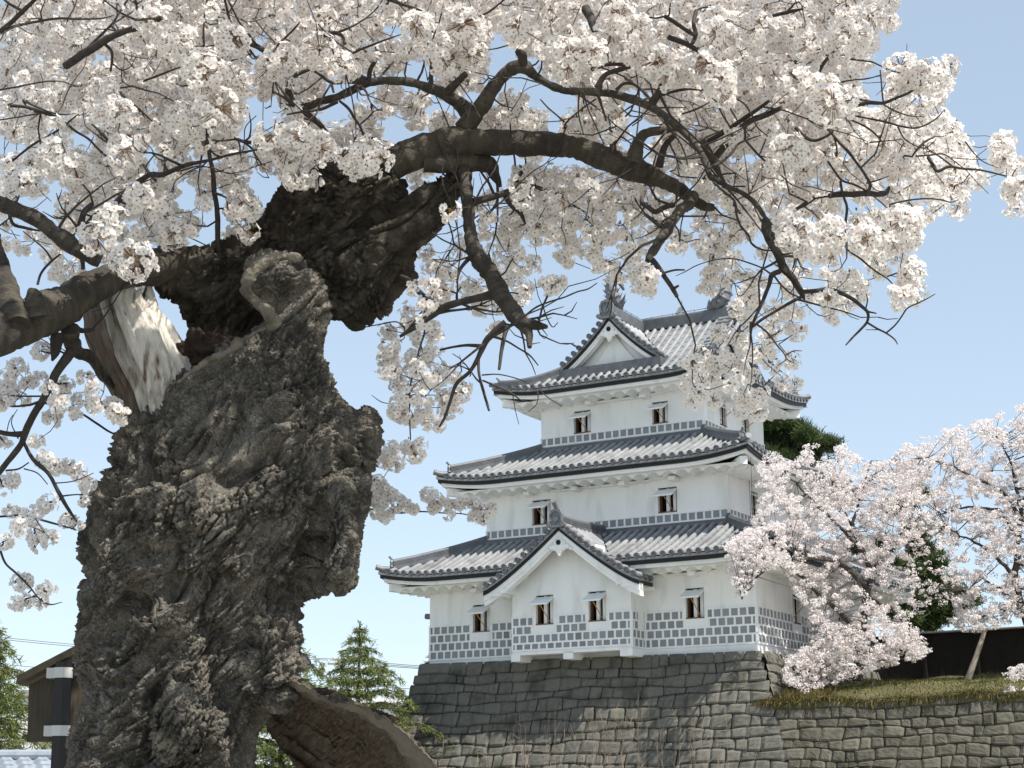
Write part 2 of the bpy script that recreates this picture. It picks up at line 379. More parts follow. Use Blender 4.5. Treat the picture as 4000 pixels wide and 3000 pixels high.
def eave(F, L, o, ze, run, up, parent, cut=None):
    """everything under the tiles along one eave: fascia, black board, white soffit with waves"""
    def strip(mb, prof, n=60):
        for fa, fb in (((0, 1),) if not cut else ((0, (cut[0] + o) / (L + 2 * o)), ((cut[1] + o) / (L + 2 * o), 1))):
            G = []
            for f in np.linspace(fa, fb, n):
                row = []
                for (q, z) in prof:
                    s = -q + f * (L + 2 * q); d = min(f, 1 - f) * (L + 2 * o)
                    row.append(F(s, q, ze + z + up(d, 0, run)))
                G.append(row)
            mb.grid(G)
            for ff, R in ((fa, G[0]), (fb, G[-1])):
                if 0 < ff < 1 and len(R) > 2: mb.poly(R)
    mb = MB(); strip(mb, [(o - .3, -.02), (o + .01, -.02), (o + .01, -.09), (o - .05, -.105)]); mb.build('tile_edge', M['tile'], parent)
    mb = MB(); strip(mb, [(o - .035, -.10), (o - .035, -.215), (o - .16, -.225)]); mb.build('eave_board', M['black'], parent)
    mb = MB(); strip(mb, [(o - .12, -.22), (o - .13, -.34), (o - .42, -.33), (o - .42, -.30)])
    per = .5; n = int(L / per) * 8 + 33; G = []
    q0 = o - .43
    zl, am = -.50, .15
    ss = np.linspace(-q0, L + q0, n)
    for s in ss:
        if cut and cut[0] < s < cut[1]:
            if G: mb.grid(G); G = []
            continue
        zz = ze + zl + am * abs(math.sin(math.pi * s / per)) ** .8; dq = max(0, -s, s - L)
        G.append([F(s, q0, ze - .30), F(s, q0, zz), F(s, min(q0, max(dq, .0)) , zz - .02)])
    mb.grid(G)
    strip(mb, [(.14, -.44), (.14, -.50), (-.05, -.52)], 4)
    for k in range(1, int(L / 2.1) + 1):
        s = k * L / (int(L / 2.1) + 1)
        mb.box(s - .11, s + .11, -.02, .42, ze - .575, ze - .445, F)
    mb.build('soffit', M['plaster'], parent)
def sweep(mb, path, prof, cap=True):
    P = np.asarray(path, float); T = np.gradient(P, axis=0); T[:, 2] = 0; T /= np.linalg.norm(T, axis=1)[:, None]
    Sd = np.stack([T[:, 1], -T[:, 0], 0 * T[:, 0]], 1)
    G = np.array([[P[i] + a * Sd[i] + np.array([0, 0, b]) for a, b in prof] for i in range(len(P))])
    mb.grid(G, closed_v=True)
    if cap: mb.poly(G[0]); mb.poly(G[-1][::-1])
def ridge_prof(wd, h):
    p = [(-wd / 2, -.1)]; nl = max(2, int(h / .06))
    for k in range(nl):
        z = k / nl * h * .72; p += [(-wd / 2 + .0, z + .002), (-wd / 2 + .0, z + .04 * h / .3), (-wd / 2 + .02, z + .042 * h / .3), (-wd / 2 + .02, z + h * .72 / nl)]
    top = [(wd * .36 * math.cos(a), h * .74 + h * .26 * math.sin(a)) for a in np.linspace(math.pi, 0, 6)]
    return p + top + [(-a, b) for a, b in p[::-1]]
def end_tile(c, d, sc, parent, horn=True):
    """ridge-end ornament: rounded plate with rim, feet and an upturned round tile; d = outward unit direction"""
    d = np.array(d, float); sd_ = np.array([d[1], -d[0], 0]); c = np.array(c, float); mb = MB()
    out = [(-.30, -.20), (-.34, -.05), (-.25, .0), (-.27, .28), (-.18, .45), (0, .50), (.18, .45), (.27, .28), (.25, .0), (.34, -.05), (.30, -.20)]
    R0 = [c + sc * (a * sd_ + b * EZ) for a, b in out]; R1 = [p + d * .13 * sc for p in R0]
    cc = c + sc * .12 * EZ
    R2 = [cc + (p - cc) * .74 + d * .13 * sc for p in R0]; R3 = [p - d * .05 * sc for p in R2]
    mb.grid([R0, R1, R2, R3], closed_v=True); mb.poly(R3)
    mb.tube([c + d * .06 * sc + sc * .10 * EZ, c + d * .14 * sc + sc * .10 * EZ], .10 * sc, 10)
    for a in (-.3, .3): mb.tube([c + sc * (a * sd_ - .1 * EZ), c + sc * (a * sd_ - .1 * EZ) + d * .16 * sc], .085 * sc, 8)
    if horn:
        mb.tube([c + sc * (.30 * EZ - .1 * d), c + sc * (.52 * EZ + .02 * d), c + sc * (.66 * EZ + .16 * d), c + sc * (.76 * EZ + .26 * d)], [.10 * sc, .095 * sc, .095 * sc, .10 * sc], 10)
    return mb.build('ridge_end_tile', M['oni'], parent)
def hip(corner, dg, ze, run, o, prof, upc, parent, path=None):
    """ridge running down a roof corner, its end plate and the upturned corner tile"""
    corner = np.array([*corner, 0.]); dg = np.array([*dg, 0.]); n = dg / np.linalg.norm(dg); 
    if path is not None: path = [np.array(p) for p in path]; qs = []; n = path[-1] - path[-2]; n[2] = 0; n /= np.linalg.norm(n)
    else: path = []; qs = np.linspace(o - run, o - .34, 14)
    for q in qs:
        t = o - q; path.append(corner + dg * q + EZ * (ze + prof(t) + upc * max(0, 1 - t / run) ** 1.3 + .05))
    mb = MB(); sweep(mb, path, ridge_prof(.26, .27)); r = mb.build('hip_ridge', M['tiledark'], parent)
    e = path[-1] + n * .02 + EZ * .05; end_tile(e, n, .42, r)
    t2 = corner + dg * (o - .12) + EZ * (ze + upc + .10); m2 = MB()
    m2.tube([t2 - n * .3, t2 + n * .08, t2 + n * .26 + EZ * .05], [.09, .09, .10], 10); m2.build('corner_tile', M['oni'], r)
def skirt(i, ze, rise, run, name):
    """lower roof all round a storey (wall below at inset i)"""
    fr = frames(i); prof = lambda t: rise * (.86 * t / run + .14 * (t / run) ** 2)
    mt = MB(); md = MB(); first = None; upc = .24
    up = lambda d, t, rn: upc * max(0., 1 - d / 2.3) ** 2 * max(0., 1 - t / rn) ** 1.2
    for nm, (F, L) in fr.items():
        tm = lambda s, L=L: min(run, max(0, s + OV), max(0, L + OV - s))
        zf = lambda s, t, L=L: ze + prof(t) + up(min(s + OV, L + OV - s), t, run)
        bayx = lambda s: (abs(-i - s - BCX) if (nm == 'front' and i == 0) else 9.)
        tmin = lambda s: max(0, (inv1(2.16 + 1.86 * max(0, 1 - bayx(s) / 2.78) ** 1.22) - .04)) if bayx(s) < 1.6 else 0.
        sheet(mt, F, OV, np.linspace(-OV, L + OV, int((L + 2 * OV) / .14)), tm, zf, tmin=tmin)
        n = int(round((L + 2 * OV) / .30)); pt = (L + 2 * OV) / n
        for k in range(n):
            s = -OV + (k + .5) * pt
            if tm(s) < .2: continue
            if tmin(s) > 0:
                if tm(s) - tmin(s) > .3: rib(mt, F, OV, s, tmin(s), tm(s) - .05, zf)
                continue
            rib(mt, F, OV, s, -.05, tm(s) - .05, zf)
            disc(md, F, s, OV + .07, zf(s, 0) + .045, .092)
    roof = mt.build('roof', M['tile'], keep, smooth=False)
    tag(md.build('round_eave_tiles', M['tiledark'], roof), kind='stuff')
    for nm, (F, L) in fr.items(): eave(F, L, OV, ze, run, up, roof, cut=((-BCX - 1.62, -BCX + 1.62) if i == 0 and nm == 'front' else None))
    for cx, cy, dx, dy in ((-i, i, 1, -1), (-W1 + i, i, -1, -1), (-i, D1 - i, 1, 1), (-W1 + i, D1 - i, -1, 1)):
        hip((cx, cy), (dx, dy), ze, run, OV, prof, upc, roof)
        c = np.array([cx, cy, ze]); dg = np.array([dx, dy, 0]); mb = MB(); sdv = np.array([dy, -dx, 0]) * .085
        P = []
        for z in (-.52, -.27):
            for q, sg in ((0., -1), (0., 1), (.98, 1), (.98, -1)): P.append(c + dg * q + sdv * sg + EZ * (z + .10 * q))
        mb.hexa(P); mb.build('corner_beam', M['plaster'], roof)
    # flat ridge where the slope meets the storey above
    mb = MB(); i2 = i + run - OV
    for nm, (F, L) in frames(i2).items():
        mb.box(-.17, L + .17, -.05, .17, ze + rise - .04, ze + rise + .07, F); mb.box(-.10, L + .10, -.05, .10, ze + rise + .07, ze + rise + .13, F)
    mb.build('wall_ridge', M['tiledark'], roof)
    return roof, prof
RUN = OV + I2
roof1, prof1 = skirt(0, 2.83, 1.27, RUN, 'lower')
roof2, prof2 = skirt(I2, 6.16, 1.24, RUN, 'middle')

# ---- gables
def gable(xc, yo, yw, half, zb, roof, side=None, Bf=None, orn=.3, dmax=None, fr=None, board=(.24, .34), full=False):
    """gable end in the frame fr(s, out, z): s = signed distance from the centre line, out = 0 at the rake's outer edge, < 0 inwards"""
    dm = dmax or half
    ds = np.linspace(0, dm, 16)
    def band(mb, o0, z0, o1, z1a, z1b):
        for sg in (-1, 1):
            G = []
            for d in ds:
                f = d / dm; z1 = z1a + (z1b - z1a) * f
                G.append([fr(sg * d, o0 - .2, Bf(d) + z0), fr(sg * d, o0, Bf(d) + z0), fr(sg * d, o1, Bf(d) + z1), fr(sg * d, o1 - .25, Bf(d) + z1)])
            mb.grid(G)
            e = [fr(sg * dm, o0 - .2, Bf(dm) + z0), fr(sg * dm, o0, Bf(dm) + z0), fr(sg * dm, o1, Bf(dm) + z1b), fr(sg * dm, o1 - .25, Bf(dm) + z1b)]; mb.poly(e)
    mb = MB(); band(mb, -.02, -.005, -.02, -.09, -.09); mb.build('tile_edge', M['tile'], roof)
    mb = MB(); band(mb, -.05, -.075, -.05, -.20, -.22); mb.build('eave_board', M['black'], roof)
    mb = MB(); band(mb, -.09, -.18, -.09, -.20 - board[0] * .55, -.20 - board[1] * .55); band(mb, -.13, -.18, -.13, -.20 - board[0], -.20 - board[1]); mb.build('bargeboard', M['plaster'], roof)
    mt, md = MB(), MB()
    for sg in (-1, 1):                      # short round tiles pointing outwards along the rake
        d = .16; 
        while d < dm:
            sl = (Bf(d + .01) - Bf(d)) / .01; z = Bf(d) + .075
            c0, c1 = fr(sg * d, -.52, z), fr(sg * d, .03, z)
            mt.tube([c0, c1], .085, 10, cap=False)
            disc(md, lambda s, o, zz, fr=fr: fr(s, o, zz), sg * d, .05, z, .092)
            d += .275 / math.sqrt(1 + sl * sl)
    mt.build('rake_tiles', M['tile'], roof, smooth=True); md.build('round_rake_tiles', M['tiledark'], roof)
    # gable wall
    if yw is not None:
        mb = MB()
        for sg in (-1, 1):
            mb.grid([[fr(sg * d, yw, max(zb, Bf(d) - .16)), fr(sg * d, yw, zb)] for d in ds])
            mb.grid([[fr(sg * d * .80, yw + .06, max(zb + .04, Bf(d) - .62)), fr(sg * d * .80, yw + .06, zb + .02)] for d in ds * .9]) if full else None
        mb.build('gable_wall', M['plaster'], roof)
    # pendant ornament: dark hexagon boss and white scrolls
    mb = MB(); zt = Bf(0) - .20 - board[0] - .02; r = orn
    def blob(s, z, rr, o=-.10, th=.05):
        a = np.arange(14) / 14 * 2 * math.pi; q = [[fr(s + k * rr * math.cos(x), o + e, z + k * rr * math.sin(x)) for x in a] for k, e in ((1, -.05), (1, th * .4), (.6, th), (.2, th * .6))]
        mb.grid(q, closed_v=True); mb.poly(q[-1])
    zc = zt - r * .28
    for sg in (-1, 1):
        blob(sg * r * .28, zc - r * .30, r * .30); blob(sg * r * .66, zc - r * .28, r * .20); blob(sg * r * .98, zc - r * .46, r * .13); blob(sg * r * .30, zc + r * .05, r * .2)
    blob(0, zc - r * .62, r * .25); blob(0, zc - r * .88, r * .13); blob(0, zc, r * .34)
    g = mb.build('gable_ornament', M['plaster'], roof)
    mb = MB(); a = np.arange(6) / 6 * 2 * math.pi; hx = [[fr(r * .19 * k * math.cos(x), -.10 + e, zc + r * .05 + r * .19 * k * math.sin(x)) for x in a] for k, e in ((1.1, -.05), (1.1, .07), (.7, .08), (.5, .05))]
    mb.grid(hx, closed_v=True); mb.poly(hx[-1]); mb.build('boss', M['black'], g)

# ---- top roof: hipped skirt with front, right and back gables, ridge in a T
ZE3 = 9.38; XL, XR, YF, YB = -W1 + I3 - OV, -I3 + OV, I3 - OV, D1 - I3 + OV
XC, YC, ZR = -5.9, 4.58, 11.78
AF = lambda t: ZE3 + (ZR - ZE3) * (max(0, t) / (YC - YF)) ** 1.15
BX = lambda d: ZE3 + (ZR - ZE3) * max(0, 1 - d / 4.36) ** 2.1
GY, GX = 1.98, -2.30                        # rake planes of the front and right gables
GW = 1.75
up3 = lambda d, t, rn: .26 * max(0., 1 - d / 2.3) ** 2 * max(0., 1 - t / 1.6) ** 1.2
def invA(z):
    return (YC - YF) * (max(0, (z - ZE3)) / (ZR - ZE3)) ** (1 / 1.15)
invB = lambda z: 4.36 * (1 - (max(0, z - ZE3) / (ZR - ZE3)) ** (1 / 2.1))
mt, md = MB(), MB()
Ff = lambda s, o, z: np.array([XR - OV - s, YF + OV - o, z])       # front eave frame (s leftwards from wall corner)
LF = XR - XL - 2 * OV
def front_lim(x):
    d = abs(x - XC)
    if x > GX + .45: return [(0, min(XR - x, 1.0))]
    if x > XC + GW: return [(0, YC - YF)]
    if x > XC: return [(0, 2.5 - YF), (min(YC - YF, invA(BX(d))), YC - YF)]
    if x > XC - GW: return [(0, 2.5 - YF)]
    return [(0, min(invA(BX(d)), x - XL))]
nx = int(round((XR - XL) / .30)); pt = (XR - XL) / nx
zfF = lambda s, t: AF(t) + up3(min(s + OV, LF + OV - s), t, 1)
for k in range(nx):
    x = XR - (k + .5) * pt; s = XR - OV - x
    for a, b in front_lim(x):
        if b - a > .12: rib(mt, Ff, OV, s, a - .05 if a == 0 else a, b - .03, zfF)
    disc(md, Ff, s, OV + .07, zfF(s, 0) + .045, .092)
sheet(mt, Ff, OV, np.linspace(-OV, LF + OV, 70), lambda s: min(1.0, s + OV, LF + OV - s) if True else 0, zfF)
sheet(mt, Ff, OV, np.linspace(-OV + .95, XR - OV - XC, 40), lambda s: YC - YF, zfF)
Fr3 = lambda s, o, z: np.array([XR - OV + o, YF + OV + s, z]); LR = YB - YF - 2 * OV
zfR = lambda s, t: ZE3 + .62 * t + up3(min(s + OV, LR + OV - s), t, 1)
Fl3 = lambda s, o, z: np.array([XL + OV - o, YF + OV + s, z]); Fb3 = lambda s, o, z: np.array([XR - OV - s, YB - OV + o, z])
ny = int(round((YB - YF) / .30)); ptr = (YB - YF) / ny
for F in (Fr3,):
    for k in range(ny):
        s = -OV + (k + .5) * ptr; tm = min(1.0, s + OV, LR + OV - s)
        if tm > .15: rib(mt, F, OV, s, -.05, tm - .03, zfR)
        disc(md, F, s, OV + .07, zfR(s, 0) + .045, .092)
    sheet(mt, F, OV, np.linspace(-OV, LR + OV, 70), lambda s: min(1.0, s + OV, LR + OV - s), zfR)
for k in range(nx):
    s = -OV + (k + .5) * pt; disc(md, Fb3, s, OV + .07, ZE3 + .045 + up3(min(s + OV, LF + OV - s), 0, 1), .092)
# bar slopes (ridge running front to back) and the arm's back slope
yb = YB - .45
for sg in (1, -1):
    G = []
    for y in np.linspace(GY, yb, 40):
        lim = 4.36 if sg < 0 and y > 2.5 else GW + .15
        G.append([(XC + sg * d, y, BX(d) + .0) for d in np.linspace(0, lim, 14)])
    mt.grid(G)
    if sg < 0:
        mt.grid([[(XC - d, y, BX(d)) for d in np.linspace(max(GW - .1, invB(AF(y - YF))), 4.36, 8)] for y in np.linspace(YF, 2.6, 10)])
    y = GY + .62
    while y < (YC if sg > 0 else yb):
        lim = 4.2 if sg < 0 and y > 2.6 else GW + .1
        if sg > 0:                          # down to the valley with the arm
            zz = AF(y - YF); lim = 4.36 * (1 - (max(0, zz - ZE3) / (ZR - ZE3)) ** (1 / 2.1))
        if lim > .2:
            dd = np.linspace(.12, lim, max(3, int(lim / .15))); a = np.linspace(0, math.pi, 7)
            mt.grid([[(XC + sg * d, y + .082 * math.cos(q), BX(d) + .015 + .105 * math.sin(q)) for q in a] for d in dd])
        y += .30
mt.grid([[(x, YC + t, AF((YC - YF) * (1 - t / (YB - .9 - YC)))) for t in np.linspace(0, YB - .9 - YC, 10)] for x in np.linspace(XC, GX, 10)])
mt.grid([[(x, YB - t, ZE3 + .55 * t) for x in np.linspace(XL + t, XR - t, 8)] for t in np.linspace(0, 1.2, 4)])
roof3 = mt.build('roof', M['tile'], keep)
tag(md.build('round_eave_tiles', M['tiledark'], roof3), kind='stuff')
for F, L in ((Ff, LF), (Fr3, LR), (Fl3, LR), (Fb3, LF)): eave(F, L, OV, ZE3, 1.6, up3, roof3)
for cx, cy, dx, dy in ((XR - OV, YF + OV, 1, -1), (XL + OV, YF + OV, -1, -1), (XR - OV, YB - OV, 1, 1), (XL + OV, YB - OV, -1, 1)):
    if dx > 0 or dy > 0: hip((cx, cy), (dx, dy), ZE3, 1.05, OV, (lambda t: .62 * t), .26, roof3)
    else: hip((cx, cy), (dx, dy), ZE3, 1.05, OV, None, .26, roof3, path=[(XC - d, YF + invA(BX(d)), BX(d) + .05 + .2 * max(0, (d - 2.2) / 2.1) ** 2) for d in np.linspace(GW + .05, 4.05, 12)])
    c = np.array([cx, cy, ZE3]); dg = np.array([dx, dy, 0]); mb = MB(); sdv = np.array([dy, -dx, 0]) * .085; P = []
    for z in (-.52, -.27):
        for q, sg in ((0., -1), (0., 1), (.98, 1), (.98, -1)): P.append(c + dg * q + sdv * sg + EZ * (z + .10 * q))
    mb.hexa(P); mb.build('corner_beam', M['plaster'], roof3)
ffr = lambda s, o, z: np.array([XC + s, GY - o, z])
gable(XC, GY, -.55, GW, AF(2.5 - YF) + .06, roof3, Bf=BX, orn=.42, dmax=GW + .12, fr=ffr, board=(.20, .16), full=True)
BY = lambda d: ZE3 + (ZR - ZE3) * max(0, 1 - d / (YC - YF)) ** 1.15
gfr = lambda s, o, z: np.array([GX + o, YC + s, z])
gable(0, 0, -.55, GW, ZE3 + .7, roof3, Bf=BY, orn=.4, dmax=2.3, fr=gfr, board=(.20, .16))
bfr = lambda s, o, z: np.array([XC + s, yb + o, z])
gable(0, 0, -.5, GW, ZE3 + .7, roof3, Bf=BX, orn=.4, dmax=GW + .12, fr=bfr, board=(.20, .16))
mb = MB()                                   # strip of ridge tiles at the foot of the front gable
mb.box(XC - GW - .2, XC + GW + .2, GY + .02, GY + .58, AF(.62) - .05, AF(2.5 - YF) + .03); mb.build('gable_foot_ridge', M['tiledark'], roof3)
def ridge(p0, p1, sag, wd, h, parent, name='ridge'):
    p0, p1 = np.array(p0, float), np.array(p1, float); f = np.linspace(0, 1, 14); path = p0 + f[:, None] * (p1 - p0); path[:, 2] -= sag * 4 * f * (1 - f)
    mb = MB(); sweep(mb, path, ridge_prof(wd, h)); return mb.build(name, M['tiledark'], parent)
ridge((XC, GY + .02, ZR + .06), (XC, yb - .02, ZR + .06), .05, .34, .36, roof3)
ridge((XC + .1, YC, ZR + .06), (GX - .02, YC, ZR + .06), .03, .34, .36, roof3)
end_tile((XC, GY - .02, ZR + .02), (0, -1, 0), .95, roof3, horn=False)
end_tile((GX + .02, YC, ZR + .02), (1, 0, 0), .95, roof3, horn=False)
end_tile((XC, yb + .02, ZR + .02), (0, 1, 0), .80, roof3, horn=False)
def shachi(c, d, sc=1.0):
    """fish-shaped roof finial; d = direction towards the ridge's middle"""
    c = np.array(c, float); d = np.array([*d, 0.]); sd_ = np.array([-d[1], d[0], 0]); mb = MB()
    pts = [(.40, .02), (.30, .10), (.12, .16), (-.04, .30), (-.12, .50), (-.06, .70), (.10, .83), (.27, .82), (.40, .72)]
    rad = [.07, .15, .19, .18, .15, .12, .09, .06, .035]
    P = [c + sc * (a * d + b * EZ) for a, b in pts]; Q = [P[0]]
    f = np.linspace(0, len(P) - 1, 33); P = np.array([[np.interp(x, range(len(P)), np.array(P)[:, k]) for k in range(3)] for x in f]); R = np.interp(f, range(9), rad) * sc
    R = R * (1 + .10 * np.sin(np.arange(33) * 2.2))
    mb.tube(P, R, 10, flat=1.0)
    def fin(a, b, tip, th=.03):
        a, b, tip = (c + sc * (q[0] * d + q[1] * EZ + (q[2] if len(q) > 2 else 0) * sd_) for q in (a, b, tip))
        t = sd_ * th * sc; mb.add([a + t, b + t, tip, a - t, b - t], [[[0, 1, 2], [4, 3, 2]], [[1, 0, 3, 4]]])
    tl = [(.20, .86), (.16, 1.06), (.30, 1.0), (.40, .90), (.52, .78), (.60, .60), (.48, .66), (.36, .70)]
    for a, b in zip(tl[:-1], tl[1:]): fin(a, b, (.22, .78), .035)
    for k in range(7):
        x = 4 + k * 3; p = (P[x] - c) / sc; a = (float(p @ d), float(p[2])); T = (P[x + 1] - P[x]) / np.linalg.norm(P[x + 1] - P[x]); nrm = (-float(T[2]), float(T @ d)); r_ = R[x] / sc
        q0 = (a[0] + nrm[0] * r_ * .8, a[1] + nrm[1] * r_ * .8); tt = (float(T @ d), float(T[2]))
        fin((q0[0] - tt[0] * .06, q0[1] - tt[1] * .06), (q0[0] + tt[0] * .06, q0[1] + tt[1] * .06), (q0[0] + nrm[0] * .12 + tt[0] * .08, q0[1] + nrm[1] * .12 + tt[1] * .08), .025)
        for s_ in (-1, 1): fin((a[0] - .05, a[1], s_ * r_ * .9), (a[0] + .05, a[1] + .05, s_ * r_ * .9), (a[0] - .04, a[1] + .14, s_ * (r_ + .10)), .012)
    for s_ in (-1, 1): fin((.10, .10, s_ * .15), (.26, .06, s_ * .15), (.04, .34, s_ * .34), .02)
    o = mb.build('fish_finial', M['oni'], keep)
    m2 = MB(); m2.tube([c + sc * (.0 * d + .6 * EZ), c + sc * (.18 * d + .98 * EZ), c + sc * (.16 * d + 1.22 * EZ)], .010, 5); m2.build('lightning_rod', M['wire'], o)
shachi((XC, GY + .45, ZR + .36), (0, 1), 1.35); shachi((GX - .45, YC, ZR + .36), (-1, 0), 1.35); shachi((XC, yb - .45, ZR + .36), (0, -1), 1.35)
mb = MB()                                   # thin conductor along the ridges
zz = ZR + .47
for a, b in (((XC, GY + .8, zz), (XC, YC, zz - .04)), ((XC, YC, zz - .04), (GX - .8, YC, zz)), ((XC, YC, zz - .04), (XC, yb - .8, zz))): mb.tube([a, b], .009, 4)
for k in range(7): mb.tube([(XC + .4 + k * .42, YC, zz - .1), (XC + .4 + k * .42, YC, zz)], .008, 4)
for k in range(4): mb.tube([(XC, GY + 1 + k * .42, zz - .1), (XC, GY + 1 + k * .42, zz)], .008, 4)
mb.tube([(-I3 + .10, I3 + 1.5, 9.1), (-I3 + .10, I3 + 1.5, 7.6)], .008, 4); mb.tube([(-I2 + .1, I2 + 1.5, 5.9), (-I2 + .1, I2 + 1.5, 4.3)], .008, 4); mb.tube([(-I2 + OV - .05, I2 - OV + .3, 5.93), (-I2 + OV - .05, I2 - OV + .3, 3.7)], .008, 4)
mb.build('conductor_wire', M['wire'], keep)

# ---- projecting bay with its gabled roof
BXL, BXR, BO = -8.05, -3.78, .90
Fb = frame((BXR, -BO), (-1, 0), (0, -1)); LB = BXR - BXL; BC = (BXL + BXR) / 2
bw = [(.88, 1.50, 1.0, 1.92), (2.76, 3.40, 1.0, 1.92)]
B2 = lambda d: 2.16 + 1.86 * max(0, 1 - d / 2.78) ** 1.22
mb = MB(); wall(mb, Fb, 0, LB, .07, 2.3, bw)
for k in range(20):
    a, b = LB * k / 20, LB * (k + 1) / 20; za, zb_ = B2(abs(a - LB / 2)) - .2, B2(abs(b - LB / 2)) - .2
    mb.quad(Fb(a, 0, 2.3), Fb(b, 0, 2.3), Fb(b, 0, max(2.3, zb_)), Fb(a, 0, max(2.3, za)))
for s in (0, LB): mb.quad(Fb(s, 0, .07), Fb(s, -BO, .07), Fb(s, -BO, 2.6), Fb(s, 0, 2.6))
mb.quad(Fb(0, 0, .07), Fb(LB, 0, .07), Fb(LB, -BO, .07), Fb(0, -BO, .07))
bay = mb.build('projecting_bay', M['plaster'], keep)
hs = [(w[0] - .10, w[1] + .10, w[2] - .12, w[3] + .1) for w in bw]
namako(Fb, 0, LB, .14, 4, bay, hs, first=1, lo_clip=.20)
Fbr = frame((BXR, -BO), (0, 1), (1, 0)); namako(Fbr, 0, BO, .14, 4, bay, [(.45, .95, .85, 1.4)], first=1)
Fbl = frame((BXL, -BO), (0, 1), (-1, 0)); namako(Fbl, 0, BO, .14, 4, bay)
for w in bw: window(Fb, *w, keep)
mb = MB(); mb.box(-.035, .40, -BO, .035, -.14, .10, Fb); mb.box(LB - .30, LB + .03, -BO, .035, -.14, .10, Fb); mb.box(LB / 2 - .08, LB / 2 + .27, -BO, .03, -.14, .10, Fb)
mb.box(.40, LB - .30, -.02, .03, .05, .14, Fb); mb.build('bay_corbel', M['plaster'], bay)
mb = MB(); mb.box(.55, .80, -.02, .012, 1.05, 1.62, Fbr); mb.build('loophole_frame', M['plaster'], bay)
YO = -BO - .80
bfr2 = lambda s, o, z: np.array([BC + s, YO - o, z])
mt, md = MB(), MB()
z1F = lambda y: 2.83 + prof1(min(max(0, y + OV), RUN))
for sg in (1, -1):
    G = []
    for y in np.linspace(YO, I2, 30):
        zz = z1F(y) if y > -.85 else 0
        lim = 2.78 if zz <= 2.2 else max(.02, 2.78 * (1 - ((zz - 2.16) / 1.86) ** (1 / 1.22)) if zz < 4.0 else .02)
        G.append([(BC + sg * d, y, B2(d)) for d in np.linspace(0, lim + .05, 16)])
    mt.grid(G)
    y = YO + .56
    while y < I2 - .2:
        zz = z1F(y) if y > -.85 else 0
        lim = 2.80 if zz <= 2.2 else (2.78 * (1 - ((zz - 2.16) / 1.86) ** (1 / 1.22)) if zz < 4.0 else 0)
        if lim > .25:
            dd = np.linspace(.12, lim, max(3, int(lim / .15))); a = np.linspace(0, math.pi, 7)
            mt.grid([[(BC + sg * d, y + .082 * math.cos(q), B2(d) + .015 + .105 * math.sin(q)) for q in a] for d in dd])
            Fe = (lambda s, o, z, sg=sg: np.array([BC + sg * (2.78 + o), s, z]))
            if lim >= 2.78: disc(md, Fe, y, .07, B2(2.78) + .045, .092)
        y += .28
    for k in range(3):
        yy = YO + .05 + k * .28
rb = mt.build('roof', M['tile'], keep); md.build('round_eave_tiles', M['tiledark'], rb)
gable(0, 0, None, 2.78, 0, rb, Bf=B2, orn=.42, dmax=2.78, fr=bfr2, board=(.26, .36))
mb = MB()
for sg in (-1, 1):                          # eave undersides of the bay roof
    Fs = (lambda s, o, z, sg=sg: np.array([BC + sg * (2.78 + o), s, z]))
    mb.box(YO + .08, -.2, -.62, -.16, 1.90, 2.0, Fs); mb.box(YO + .1, -.2, -.8, -.5, 1.98, 2.12, Fs)
    for z_, a_ in ((2.02, 2.1), (3.1, 1.15)): mb.box(BC + sg * a_ - .1, BC + sg * a_ + .1, YO + .15, -BO, z_ - .02, z_ + .2, None)
mb.build('soffit', M['plaster'], rb)
mb = MB()
for sg in (-1, 1):
    Fs = (lambda s, o, z, sg=sg: np.array([BC + sg * (2.78 + o), s, z]))
    mb.box(YO + .03, -.6, -.10, -.03, 1.97, 2.09, Fs)
mb.build('eave_board', M['black'], rb)
ridge((BC, YO + .02, B2(0) + .04), (BC, I2, B2(0) + .10), .03, .28, .28, rb)
end_tile((BC, YO - .02, B2(0) + .05), (0, -1, 0), .85, rb)
# drain spout on the left wall
mb = MB(); mb.tube([(-W1, .35, 1.62), (-W1 - .38, .35, 1.66)], [.09, .10], 10); mb.box(-W1 - .12, -W1, .2, .5, 1.35, 1.75); mb.build('drain_spout', M['oni'], keep)
# ---------------------------------------------------------------- ground, stone walls, terrace
def cl(x, y, z): return loc(x, y, z)       # castle-local point to world
mb = MB(); g = np.array([[(x, y, 0.0) for y in (-60, -10, 20, 60, 200, 4000)] for x in (-3000, -100, 0, 100, 3000)], float); mb.grid(g)
tag(mb.build('ground', M['ground']), 'flat earth and grass around the castle', None, kind='structure')

